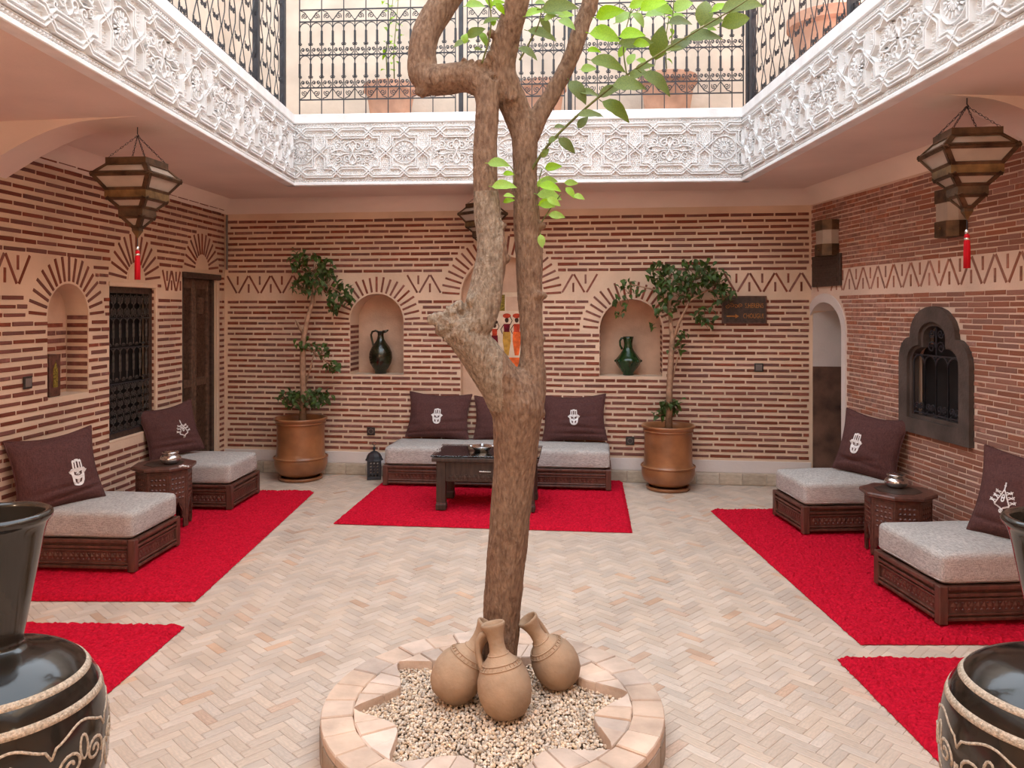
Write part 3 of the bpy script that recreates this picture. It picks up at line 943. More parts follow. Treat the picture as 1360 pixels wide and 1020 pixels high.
for s in (-1, 1):
    iron(scr, [(s * (0.022 + p[0]), 0.03 + p[1]) for p in spiral((0, 0), 0.004, 0.022, PI * .5, 1.5, 12)], 0.0034)
    iron(scr, [(s * (0.022 + p[0]), 0.09 + p[1]) for p in spiral((0, 0), 0.004, 0.022, -PI * .5, -1.5, 12)], 0.0034)
iron(scr, [(-0.05, 0.0), (0.05, 0.12)], 0.0034); iron(scr, [(0.05, 0.0), (-0.05, 0.12)], 0.0034)
scr_me = scr.mesh('scroll', M['ironp'])
for (z0, z1, k) in tiers:
    MB().tube([(a + 0.03, z0, -0.018), (b - 0.05, z0, -0.018)], 0.006, 4).build('rail', M['iron'], w1)
    for i in range(ncol):
        u = a + 0.035 + (i + .5) * pitch
        if k == 'b': link('baluster', bal_me, w1, (u, z0, -0.018), None, (1, (z1 - z0) / 0.25, 1))
        else:
            m = max(1, round((z1 - z0) / 0.12))
            for q in range(m): link('scroll', scr_me, w1, (u, z0 + q * (z1 - z0) / m, -0.018), None, (1, (z1 - z0) / m / 0.12, 1))

# left: dark wooden door with diagonal lattice
d1 = tag(bpy.data.objects.new('door_1', None), 'dark wooden double door with diagonal lattice panels', kind='structure')
COL.objects.link(d1); d1.matrix_world = FL
a, b, c, d = DOOR_L
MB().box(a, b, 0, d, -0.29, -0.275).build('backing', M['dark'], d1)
MB().cbox(a - 0.005, b + 0.05, d - 0.005, d + 0.045, -0.10, 0.03, 0.005).build('lintel', M['woodd'], d1)
MB().cbox(b + 0.002, b + 0.045, 0, d - 0.01, 0.0, 0.014, 0.004).build('plaster_jamb', M['plaster'], d1)
fr = MB(); fr.box(a, a + 0.05, 0, d, -0.10, -0.01); fr.box(b - 0.05, b, 0, d, -0.10, -0.02)
fr.build('door_frame', M['woodd'], d1)
mid = a + 0.05; end = b - 0.05
for (p0, p1) in ((a + 0.05, a + 0.30), (a + 0.305, b - 0.05)):
    lf = MB()
    for (q0, q1) in ((p0, p0 + 0.045), (p1 - 0.045, p1)): lf.cbox(q0, q1, 0.02, d - 0.005, -0.08, -0.04, 0.004)
    leaf = lf.build('door_leaf', M['woodp'], d1)
    for (z0, z1) in ((0.02, 0.12), (0.86, 0.93), (d - 0.09, d - 0.005)): MB().cbox(p0 + .04, p1 - .04, z0, z1, -0.078, -0.043, 0.004).build('rail', M['woodp'], leaf)
    la = MB()
    for (z0, z1) in ((0.12, 0.86), (0.93, d - 0.09)):
        x0, x1 = p0 + 0.045, p1 - 0.045
        k = z0 - (x1 - x0)
        while k < z1:
            pts = []
            za, zb = k, k + (x1 - x0) * 1.1
            xa, xb = x0, x1
            if za < z0: xa = x0 + (z0 - za) / 1.1; za = z0
            if zb > z1: xb = x1 - (zb - z1) / 1.1; zb = z1
            if xb > xa: la.tube([(xb + x0 - x0 - 0 if False else (x0 + x1) - xa, za, -0.062), ((x0 + x1) - xb, zb, -0.062)], 0.0055, 4)
            k += 0.026
    la.build('lattice', M['woodp'], leaf, kind='stuff')
MB().cbox(a + 0.38, a + 0.47, d - 0.32, d - 0.17, -0.055, -0.032, 0.003).build('notice_plate', M['woodp'], d1)

# right: keyhole window, brown surround, iron grille
w2 = tag(bpy.data.objects.new('window_2', None), 'brown keyhole shaped window surround with arched iron grille', kind='structure')
COL.objects.link(w2); w2.matrix_world = FR
me = filled([trefoil(WR_C, 1, 0.72), trefoil(WR_C, 1, 0.72, e=0.10)], 0.035, M['frame'], 'surround')
link('surround', me, w2)
me = filled([trefoil(WR_C, 1, 0.72, e=0.088), trefoil(WR_C, 1, 0.72, e=0.125)], 0.05, M['frame'], 'inner_frame')
for v in me.vertices: v.co.z -= 0.035
link('inner_frame', me, w2)
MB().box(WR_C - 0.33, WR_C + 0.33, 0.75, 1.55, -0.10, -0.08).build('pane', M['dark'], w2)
c0 = WR_C - 0.25; pt = 0.125
for i in range(4):
    u = c0 + (i + .5) * pt
    g = MB(); n_ = 8
    pts = [(u - pt / 2, 0.86)] + [(u - pt / 2 * math.cos(PI * k / n_), 1.18 + pt / 2 * math.sin(PI * k / n_)) for k in range(n_ + 1)] + [(u + pt / 2, 0.86)]
    iron(g, pts, 0.006, 0.0)
    g.build('arched_bar', M['iron'], w2)
    s = MB()
    for sg in (-1, 1):
        iron(s, [(u + sg * (0.028 + p[0]), 0.905 + p[1]) for p in spiral((0, 0), 0.005, 0.026, PI / 2, 1.4, 12)], 0.005, 0.0)
        iron(s, [(u + sg * pt / 2, 0.845), (u + sg * 0.03, 0.875)], 0.005, 0.0)
    s.build('scroll', M['iron'], w2)
s = MB()
for sg in (-1, 1):
    iron(s, [(WR_C + sg * (0.05 + p[0]), 1.30 + p[1]) for p in spiral((0, 0), 0.006, 0.042, 0, 1.5, 14)], 0.005, 0.0)
    iron(s, [(WR_C + sg * (0.045 + p[0]), 1.39 + p[1]) for p in spiral((0, 0), 0.005, 0.032, PI, 1.5, 14)], 0.005, 0.0)
iron(s, [(WR_C, 1.23), (WR_C, 1.44)], 0.005, 0.0)
s.build('head_scroll', M['iron'], w2)
MB().tube([(c0, 1.245, 0.0), (c0 + 4 * pt, 1.245, 0.0)], 0.006, 4).build('rail', M['iron'], w2)
MB().tube([(c0, 0.862, 0.0), (c0 + 4 * pt, 0.862, 0.0)], 0.006, 4).build('rail', M['iron'], w2)

# ------------------------------------------------------------------ planter, gravel, tree, clay jugs
PX, PY, PRAD, PH = -0.06, 2.88, 0.615, 0.125
planter = thing('planter', 'round raised tree bed edged with clay tiles around a star opening', 'planter', (PX, PY, 0))
NT = 30
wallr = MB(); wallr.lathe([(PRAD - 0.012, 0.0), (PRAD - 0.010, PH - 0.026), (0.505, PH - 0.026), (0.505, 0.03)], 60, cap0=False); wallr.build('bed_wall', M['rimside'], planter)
tip, notch = 0.515, 0.37
def tilemb(poly, z0, z1):
    mb = MB(); n = len(poly)
    cx = sum(p[0] for p in poly) / n; cy = sum(p[1] for p in poly) / n
    ins = [(p[0] + (cx - p[0]) * 0.03, p[1] + (cy - p[1]) * 0.03) for p in poly]
    ins2 = [(p[0] + (cx - p[0]) * 0.09, p[1] + (cy - p[1]) * 0.09) for p in poly]
    vs = [(p[0], p[1], z0) for p in ins] + [(p[0], p[1], z1 - 0.005) for p in ins] + [(p[0], p[1], z1) for p in ins2]
    fs = [tuple(range(2 * n, 3 * n))]
    for r in (0, n):
        for i in range(n):
            j = (i + 1) % n
            fs.append((r + i, r + j, r + n + j, r + n + i))
    return mb.add(vs, fs)
pr = random.Random(5)
RI = 0.50
for k in range(NT):
    a0, a1 = 2 * PI * k / NT, 2 * PI * (k + 1) / NT
    poly = [(RI * math.cos(a0), RI * math.sin(a0)), (PRAD * math.cos(a0), PRAD * math.sin(a0)), (PRAD * math.cos((a0 + a1) / 2), PRAD * math.sin((a0 + a1) / 2)),
            (PRAD * math.cos(a1), PRAD * math.sin(a1)), (RI * math.cos(a1), RI * math.sin(a1))]
    tilemb(poly, PH - 0.03, PH + pr.uniform(-.003, .003)).build('rim_tile', M['rim'], planter)
for k in range(NT):
    a0, a1 = 2 * PI * k / NT + 0.01, 2 * PI * (k + 1) / NT - 0.01
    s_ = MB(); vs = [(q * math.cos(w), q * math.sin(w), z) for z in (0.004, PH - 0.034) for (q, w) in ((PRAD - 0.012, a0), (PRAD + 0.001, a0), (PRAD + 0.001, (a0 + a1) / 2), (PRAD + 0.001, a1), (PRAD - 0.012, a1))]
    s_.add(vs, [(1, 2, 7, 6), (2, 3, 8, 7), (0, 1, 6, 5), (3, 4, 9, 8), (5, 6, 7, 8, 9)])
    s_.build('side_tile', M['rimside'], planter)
star = []
for k in range(8):
    at_ = R(22.5 + 45 * k - 22.5 + 6); an_ = at_ + R(22.5)
    star.append((at_, tip)); star.append((an_, notch))
for k in range(8):                            # fillers between the star points, two or three tiles each, with curved inner edge
    t0 = star[2 * k][0]; nn_ = star[2 * k + 1][0]; t1 = t0 + R(45)
    def edge(s):
        # s 0..1 from tip to tip; radius dips to the notch with a rounded belly
        q = abs(2 * s - 1)
        return tip + (notch - tip) * (1 - q ** 1.7)
    cuts = [0.0, 0.28, 0.5, 0.72, 1.0]
    for i in range(4):
        s0, s1 = cuts[i], cuts[i + 1]
        inn = [(edge(s0 + (s1 - s0) * j / 4), t0 + (t1 - t0) * (s0 + (s1 - s0) * j / 4)) for j in range(5)]
        outp = [(RI + 0.003, t0 + (t1 - t0) * s1), (RI + 0.003, t0 + (t1 - t0) * s0)]
        if i == 0: inn = inn[1:]
        if i == 3: inn = inn[:-1]
        poly = [(r * math.cos(w), r * math.sin(w)) for r, w in inn + outp]
        poly = [(min(r, RI + 0.003) * math.cos(w), min(r, RI + 0.003) * math.sin(w)) for r, w in inn + outp]
        tilemb(list(reversed(poly)), PH - 0.05, PH + pr.uniform(-.003, .003)).build('corner_tile', M['rim'], planter)
GZ = 0.085
gr = MB()
bm = bmesh.new(); bmesh.ops.create_icosphere(bm, subdivisions=1, radius=1)
bm.verts.index_update()
iv = [v.co.copy() for v in bm.verts]; jf = [tuple(v.index for v in f.verts) for f in bm.faces]; bm.free()
ico = []
bm = bmesh.new(); bmesh.ops.create_cube(bm, size=1.5); bmesh.ops.bevel(bm, geom=bm.edges[:], offset=0.42, segments=1, affect='EDGES'); bmesh.ops.triangulate(bm, faces=bm.faces[:])
bm.verts.index_update()
pv = [v.co.copy() for v in bm.verts]; pf = [tuple(v.index for v in f.verts) for f in bm.faces]; bm.free()
gq = random.Random(21)
step = 0.0102
y = -0.52
while y < 0.52:
    x = -0.52
    while x < 0.52:
        X = x + gq.uniform(-.004, .004); Y = y + gq.uniform(-.004, .004)
        w = (math.atan2(Y, X) - star[0][0]) % R(45) / R(45)
        q = abs(2 * w - 1)
        lim = tip + (notch - tip) * (1 - q ** 1.7)
        if math.hypot(X, Y) < min(lim, 0.50) + 0.01:
            r = gq.uniform(.0048, .0080)
            m = Matrix.Translation((X, Y, GZ + gq.uniform(-.003, .008))) @ Matrix.Rotation(gq.uniform(0, 6.3), 4, Vector((gq.random(), gq.random(), gq.random() + .01))) @ Matrix.Diagonal((r * gq.uniform(.8, 1.3), r, r * gq.uniform(.55, .95), 1))
            gr.add(iv, jf, m)
        x += step
    y += step
gro = tag(gr.build('gravel', M['gravel'], loc=(PX, PY, 0)), 'beige pebbles filling the star opening of the tree bed', 'gravel', kind='stuff')
so = MB(); so.lathe([(0.0, GZ - 0.004), (0.505, GZ - 0.004)], 40, cap0=False); so.build('soil', M['soil'], planter)

# --- the tree
TB = at(668, 905, 3.06); TB.z = GZ - 0.01
tree = thing('tree', 'bare forked citrus tree trunk rising from the star bed in the middle of the court', 'tree', TB)
def chain(lst):
    pts = [at(x, y, Y) for (x, y, Y, hw) in lst]; rad = [hw * Y / F for (x, y, Y, hw) in lst]
    # resample smoothly (Catmull-Rom)
    P_, R_ = [], []
    n = len(pts)
    for i in range(n - 1):
        p0, p1, p2, p3 = pts[max(0, i - 1)], pts[i], pts[i + 1], pts[min(n - 1, i + 2)]
        for k in range(6):
            t = k / 6
            P_.append(0.5 * ((2 * p1) + (p2 - p0) * t + (2 * p0 - 5 * p1 + 4 * p2 - p3) * t * t + (3 * p1 - p0 - 3 * p2 + p3) * t ** 3))
            R_.append(rad[i] + (rad[i + 1] - rad[i]) * t)
    P_.append(pts[-1]); R_.append(rad[-1])
    return P_, R_
tr = MB()
def limb(lst, n=14):
    p, r = chain(lst); p = [q - TB for q in p]; tr.tube(p, r, n)
limb([(657, 945, 3.06, 27), (660, 905, 3.06, 25.5), (664, 850, 3.06, 24.5), (671, 760, 3.05, 26), (677, 690, 3.04, 27), (684, 620, 3.03, 28), (686, 570, 3.02, 32), (688, 535, 3.01, 34), (690, 505, 3.01, 24), (691, 490, 3.01, 10)])
limb([(690, 560, 3.02, 30), (672, 520, 3.0, 31), (645, 480, 2.97, 28), (620, 450, 2.95, 25), (600, 432, 2.94, 20), (580, 428, 2.93, 13)])     # left limb to its sawn stub
limb([(610, 448, 2.95, 20), (632, 430, 2.95, 22), (643, 400, 2.96, 23), (649, 365, 2.97, 21), (653, 330, 2.98, 20), (648, 290, 2.99, 18), (645, 240, 3.0, 16.5), (645, 190, 3.01, 16), (648, 140, 3.02, 15.5), (646, 112, 3.03, 19)])
limb([(650, 116, 3.03, 19), (622, 103, 3.05, 20), (590, 106, 3.07, 21), (566, 104, 3.08, 20), (561, 80, 3.09, 19.5), (564, 50, 3.10, 19), (578, 20, 3.12, 19), (600, -10, 3.14, 18), (630, -50, 3.16, 17), (650, -110, 3.2, 15), (648, -180, 3.2, 12)])
limb([(572, 112, 3.08, 16), (560, 122, 3.07, 10), (556, 128, 3.07, 6)])
limb([(694, 545, 3.02, 30), (704, 510, 3.03, 22), (707, 470, 3.04, 16), (705, 420, 3.05, 15.5), (703, 380, 3.06, 17), (702, 330, 3.07, 19), (699, 280, 3.07, 17), (697, 230, 3.08, 16.5), (697, 190, 3.08, 18), (695, 165, 3.09, 20)])
limb([(697, 180, 3.09, 19), (685, 145, 3.08, 19), (672, 115, 3.06, 20), (666, 90, 3.05, 19), (672, 55, 3.03, 17.5), (682, 20, 3.0, 16.5), (690, -20, 2.98, 15.5), (696, -90, 2.95, 13), (690, -170, 2.9, 11)])
limb([(702, 180, 3.09, 16), (718, 150, 3.1, 13), (735, 122, 3.11, 11.5), (752, 90, 3.12, 11), (766, 55, 3.12, 11), (776, 25, 3.13, 11), (784, 0, 3.13, 11), (792, -60, 3.14, 9), (800, -150, 3.16, 7)])
for (x, y, Y, r) in ((676, 506, 2.94, 11), (665, 520, 2.93, 8), (690, 512, 2.95, 7), (609, 408, 2.93, 9), (628, 400, 2.92, 9), (637, 392, 2.92, 8), (642, 404, 2.92, 9), (574, 424, 2.92, 8), (586, 438, 2.92, 9), (600, 416, 2.92, 8),
                     (596, 448, 2.92, 9), (671, 343, 2.98, 7), (668, 300, 2.98, 6), (711, 392, 3.03, 9), (722, 393, 3.05, 5), (720, 450, 3.04, 6), (720, 300, 3.06, 6), (712, 152, 3.1, 6), (716, 148, 3.1, 5), (653, 75, 3.02, 8), (652, 45, 3.0, 6),
                     (646, 84, 3.02, 6), (644, 88, 3.02, 5), (716, 548, 3.0, 9), (662, 568, 2.99, 7), (678, 128, 3.03, 11), (640, 136, 3.0, 4), (636, 152, 2.99, 4), (639, 196, 2.98, 4), (636, 84, 3.01, 5), (626, 82, 3.02, 4), (616, 80, 3.03, 4)):
    tr.ball(at(x, y, Y) - TB, r * Y / F, sub=2)
tmp = tr.build('tmp_tree', M['bark'])
md = tmp.modifiers.new('remesh', 'REMESH'); md.mode = 'VOXEL'; md.voxel_size = 0.0055; md.use_smooth_shade = True
bpy.context.view_layer.update()
dg = bpy.context.evaluated_depsgraph_get()
tme = bpy.data.meshes.new_from_object(tmp.evaluated_get(dg))
bpy.data.objects.remove(tmp)
bm = bmesh.new(); bm.from_mesh(tme)
for _ in range(3): bmesh.ops.smooth_vert(bm, verts=bm.verts[:], factor=0.5, use_axis_x=True, use_axis_y=True, use_axis_z=True)
bm.normal_update()
hole = [(at(701, 528, 2.905) - TB, 0.020, 0.032), (at(676, 508, 2.90) - TB, 0.022, 0.010), (at(680, 124, 3.0) - TB, 0.016, 0.006)]
stub = at(592, 425, 2.93) - TB
for v in bm.verts:
    p = v.co
    d = noise.noise(Vector((p.x * 16, p.y * 16, p.z * 7))) * 0.0048 + noise.noise(Vector((p.x * 48, p.y * 48, p.z * 22))) * 0.0020 + noise.noise(Vector((p.x * 110, p.y * 110, p.z * 45))) * 0.0016 + noise.noise(Vector((p.x * 210, p.y * 210, p.z * 120))) * 0.0011
    st_ = max(0.0, 1 - (p - stub).length / 0.17)
    if st_ > 0: d += st_ * (noise.noise(p * 38) * 0.016 + noise.noise(p * 90) * 0.007)
    for (c, r, dep) in hole:
        q = (p - c).length
        if q < r * 2: d -= dep * max(0, 1 - (q / r) ** 2) if q < r else -0.003 * math.sin(PI * (q - r) / r)
    v.co = p + v.normal * d
bm.to_mesh(tme); bm.free()
tme.materials.clear(); tme.materials.append(M['bark'])
tme.shade_smooth()
# greyer bark where the old sawn limb is
tme.materials.append(M['barkpale'])
a_, b_ = at(600, 432, 2.94) - TB, at(650, 350, 2.97) - TB
for p in tme.polygons:
    c = p.center
    if c.z > (at(0, 545, 3)).z - TB.z and c.x < at(668, 0, 3).x - TB.x and c.z < at(0, 255, 3).z - TB.z: p.material_index = 1
link('trunk', tme, tree)

# twigs
tw = MB()
def twig(lst, n=6):
    p, r = chain(lst); mb = MB(); mb.tube([q - TB for q in p], [k * .7 for k in r], n)
    return mb.build('twig', M['twigg'], tree, smooth=True)
twig([(706, 226, 3.05, 3), (727, 194, 3.0, 2.6), (760, 160, 2.95, 2.3), (800, 125, 2.9, 2.1), (835, 98, 2.86, 1.9), (875, 72, 2.82, 1.7), (930, 38, 2.78, 1.5), (985, 5, 2.74, 1.3), (1010, -15, 2.7, 1)])
twig([(716, 300, 3.06, 1.4), (729, 280, 3.04, 1.2), (745, 258, 3.02, 1)])
twig([(716, 262, 3.06, 1.4), (716, 240, 3.02, 1.2), (720, 225, 3.0, 1)])
twig([(690, 80, 3.0, 2), (704, 55, 2.97, 1.6), (716, 30, 2.94, 1.2), (720, 5, 2.9, 1)])
twig([(640, 84, 3.0, 2), (650, 50, 2.97, 1.6), (652, 20, 2.94, 1.4), (648, -5, 2.9, 1)])
twig([(832, 98, 2.86, 1.6), (828, 60, 2.9, 1.4), (835, 25, 2.93, 1.2), (845, -10, 2.95, 1)])
twig([(892, 62, 2.81, 1.6), (893, 30, 2.84, 1.2), (895, 0, 2.86, 1)])
twig([(655, 215, 2.98, 1.4), (670, 216, 2.95, 1.2), (682, 228, 2.95, 1), (680, 255, 2.95, .8)])

def leaf_mesh(name, m, fold=0.18, curl=0.12, seed=0):
    rnd = random.Random(seed); mb = MB(); vs = []; n = 7
    for i in range(n + 1):
        t = i / n
        w = 0.25 * math.sin(PI * t ** 0.82) ** 0.8 * (1 - 0.25 * t) if 0 < t < 1 else 0.0
        zc = -curl * (2 * t - 0.8) ** 2 + 0.02 * rnd.uniform(-1, 1)
        for s in (-1, -0.5, 0, 0.5, 1):
            vs.append((t - 0.5, s * w, zc + fold * abs(s) * w * 2 * .5 + .01 * rnd.uniform(-1, 1) * abs(s)))
    fs = [(i * 5 + k, i * 5 + k + 1, i * 5 + 6 + k, i * 5 + 5 + k) for i in range(n) for k in range(4)]
    mb.add(vs, fs)
    mb.tube([(-0.62, 0, -curl * .5), (-0.5, 0, -curl * .6)], 0.012, 4)
    return mb.mesh(name, m, True)
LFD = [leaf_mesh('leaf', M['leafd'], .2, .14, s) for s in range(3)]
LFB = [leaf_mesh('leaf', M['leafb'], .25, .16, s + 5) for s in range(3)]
lr = random.Random(4)
def leaf_at(x, y, ln, ang, bright, Y=None):
    Y = Y if Y is not None else 2.95 - max(0, (x - 720)) * 0.0006 + lr.uniform(-.08, .08)
    p = at(x, y, Y) - TB
    s = ln * Y / F * 1.22
    yaw = lr.uniform(-.55, .55); roll = lr.uniform(.85, 1.5)
    # leaf x axis lies in the picture plane at ang, turned a little in depth
    ex = Vector((math.cos(R(ang)), math.sin(yaw) * 0.6, math.sin(R(ang)))).normalized()
    ref = Vector((0, -math.sin(roll), math.cos(roll)))
    ey = ref.cross(ex).normalized(); ez = ex.cross(ey)
    m = Matrix(((ex.x, ey.x, ez.x, p.x), (ex.y, ey.y, ez.y, p.y), (ex.z, ey.z, ez.z, p.z), (0, 0, 0, 1))) @ Matrix.Diagonal((s, s * lr.uniform(1.0, 1.3), s, 1))
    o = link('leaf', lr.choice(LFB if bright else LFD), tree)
    o.matrix_local = m
for (cx, cy, sc, lst) in (
    (680, 0, 3.4, [(435, 283, 140, -20, 0), (535, 380, 130, 0, 0), (660, 370, 140, -35, 0), (575, 330, 90, 30, 0), (665, 190, 130, 80, 0), (765, 195, 100, 35, 0), (875, 160, 140, 5, 0), (870, 50, 120, 75, 0),
                   (1015, 90, 120, 20, 0), (475, 495, 130, -35, 0), (360, 513, 105, 5, 0), (320, 550, 60, 50, 0), (445, 405, 100, 25, 0), (300, 410, 110, -55, 0), (355, 418, 90, -5, 0), (250, 655, 85, -40, 0),
                   (215, 570, 45, 0, 0), (190, 625, 55, 40, 0), (150, 690, 45, 50, 0), (1040, 20, 160, 8, 0), (910, 100, 80, 20, 0), (765, 95, 100, 5, 0), (560, 185, 130, 0, 0), (215, 25, 140, 0, 0), (140, 150, 115, -15, 0),
                   (155, 115, 70, -50, 0), (75, 235, 85, -30, 0), (600, 300, 80, 20, 0), (730, 215, 70, 10, 0),
                   (440, 55, 110, 10, 1), (430, 155, 130, -5, 1), (545, 150, 100, 5, 1), (510, 70, 90, 35, 1), (575, 85, 70, -50, 1), (640, 15, 110, 20, 1), (655, 60, 90, 5, 1), (570, 15, 70, 15, 1), (775, 20, 90, 25, 1),
                   (750, 70, 60, 10, 1), (590, 195, 70, 5, 1), (540, 260, 60, 60, 1), (500, 225, 60, 60, 1), (370, 225, 55, -10, 1), (345, 308, 60, 0, 1), (600, 285, 70, -25, 1), (195, 50, 90, 5, 1), (170, 75, 50, 20, 1),
                   (245, 65, 60, 5, 1), (250, 103, 75, -30, 1), (105, 50, 80, 20, 1), (130, 10, 45, 0, 1), (940, 30, 70, 20, 1), (905, 130, 40, 0, 1), (690, 40, 80, -20, 1),
                   (185, 752, 65, 5, 1), (170, 815, 65, 0, 1), (175, 842, 85, -10, 1), (170, 880, 95, -10, 1), (155, 915, 65, 10, 1), (130, 820, 45, 60, 1), (265, 868, 55, -50, 1), (305, 888, 45, -15, 1), (205, 972, 65, -5, 1),
                   (270, 825, 55, 0, 1), (190, 910, 60, -30, 1)]),
    (520, 0, 4.636, [(520, 25, 110, 10, 1), (600, 10, 70, -60, 1), (670, 50, 70, -50, 1), (615, 120, 95, 20, 0), (520, 195, 110, 30, 0), (430, 260, 90, 20, 0), (570, 240, 85, -60, 1), (535, 300, 45, 0, 0), (455, 235, 55, 80, 1), (630, 130, 50, 80, 1), (440, 225, 40, 60, 1), (650, 15, 80, 10, 1)]),
    (540, 270, 4.436, [(795, 225, 70, -80, 1), (885, 70, 80, -10, 1), (835, 10, 80, 0, 1)]),
    (380, 0, 3.4, [(960, 735, 85, -5, 1), (1005, 783, 45, 0, 1), (985, 835, 95, 0, 1), (1010, 882, 45, 0, 1), (1005, 905, 45, 10, 1)])):
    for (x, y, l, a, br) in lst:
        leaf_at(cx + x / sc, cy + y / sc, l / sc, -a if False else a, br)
# crown above the frame (seen only from elsewhere, shades nothing much)
for k in range(46):
    leaf_at(lr.uniform(560, 900), lr.uniform(-190, -15), lr.uniform(28, 40), lr.uniform(-40, 60), lr.random() < .5, lr.uniform(2.8, 3.3))

# --- clay jugs leaning on the trunk
def clay_jug(label, base, axis, h, spin, handle_dir, r=1.0):
    """amphora: base point, leaning axis, height"""
    ax = Vector(axis).normalized()
    side = Vector((math.cos(spin), math.sin(spin), 0)); side = (side - ax * side.dot(ax)).normalized(); oth = ax.cross(side)
    m = Matrix(((side.x, oth.x, ax.x, base[0]), (side.y, oth.y, ax.y, base[1]), (side.z, oth.z, ax.z, base[2]), (0, 0, 0, 1)))
    t = thing('clay_jug', label, 'jug', matrix=m, group='clay jugs around the tree')
    pf_ = [(0.12, 0.0), (0.19, 0.012), (0.262, 0.10), (0.298, 0.22), (0.305, 0.32), (0.285, 0.43), (0.235, 0.53), (0.17, 0.605), (0.115, 0.66), (0.095, 0.70), (0.088, 0.78), (0.098, 0.86), (0.118, 0.92), (0.138, 0.965), (0.140, 0.985), (0.128, 1.0), (0.112, 0.985), (0.09, 0.93), (0.075, 0.82), (0.08, 0.70)]
    prof = [(a * h * r, b * h) for a, b in pf_]
    bo = MB(); bo.lathe(prof, 40)
    for i, v in enumerate(bo.v):
        q = Vector(v); k = noise.noise(q * 11 + Vector((h * 50, spin, 0))) * 0.004
        bo.v[i] = (v[0] * (1 + k * 4), v[1] * (1 + k * 4), v[2])
    bo.build('body', M['clay'], t, smooth=True)
    ins = MB(); ins.lathe([(0.0, 0.72 * h), (0.078 * h * r, 0.72 * h)], 24, cap0=False); ins.build('inside', M['clayd'], t)
    hd = MB(); c, s = math.cos(handle_dir), math.sin(handle_dir)
    hp = [(0.085, 0.90), (0.15, 0.895), (0.205, 0.84), (0.225, 0.74), (0.225, 0.64), (0.215, 0.55), (0.20, 0.50)]
    hd.tube([(q[0] * h * r * c, q[0] * h * r * s, q[1] * h) for q in hp], [0.030 * h, .034 * h, .034 * h, .032 * h, .032 * h, .034 * h, .04 * h], 10)
    hd.build('handle', M['clay'], t, smooth=True)
    for (zz, rr) in ((0.575, 0.203), (0.53, 0.238), (0.66, 0.118)):
        g = MB(); g.tube([(rr * h * r * math.cos(2 * PI * i / 36), rr * h * r * math.sin(2 * PI * i / 36), zz * h) for i in range(36)], 0.008 * h, 5, closed=True)
        g.build('raised_ring', M['clay'], t, smooth=True)
    for i in range(26):                         # notched band
        w = 2 * PI * i / 26; g = None
    nb_ = MB()
    for i in range(26):
        w = 2 * PI * i / 26; c, s = math.cos(w), math.sin(w)
        p0 = Vector((0.212 * h * r * c, 0.212 * h * r * s, 0.567 * h)); p1 = Vector((0.232 * h * r * c, 0.232 * h * r * s, 0.54 * h))
        nb_.tube([p0, p1], 0.007 * h, 4)
    nb_.build('notched_band', M['clay'], t, kind='stuff')
    return t
jz = GZ + 0.004
JA, JB, JC = (2.93, 0.10), (2.82, 0.16), (3.05, -0.05)
clay_jug('plain clay jug leaning towards the trunk with its mouth turned to the right', (at(590, 0, 2.92).x, JA[0], jz + .025), (0.53, JA[1], 0.83), 0.305, 0.3, R(72), 1.03)
clay_jug('upright clay jug with a loop handle standing in front of the trunk', (at(677, 0, 2.80).x, JB[0], jz + .010), (-0.20, JB[1], 1.0), 0.322, 0.2, R(170), 0.99)
clay_jug('clay jug tipped back against the trunk with its open mouth facing left', (at(754, 0, 3.04).x, JC[0], jz + .023), (-0.53, JC[1], 0.84), 0.295, 0.2, R(60), 1.0)

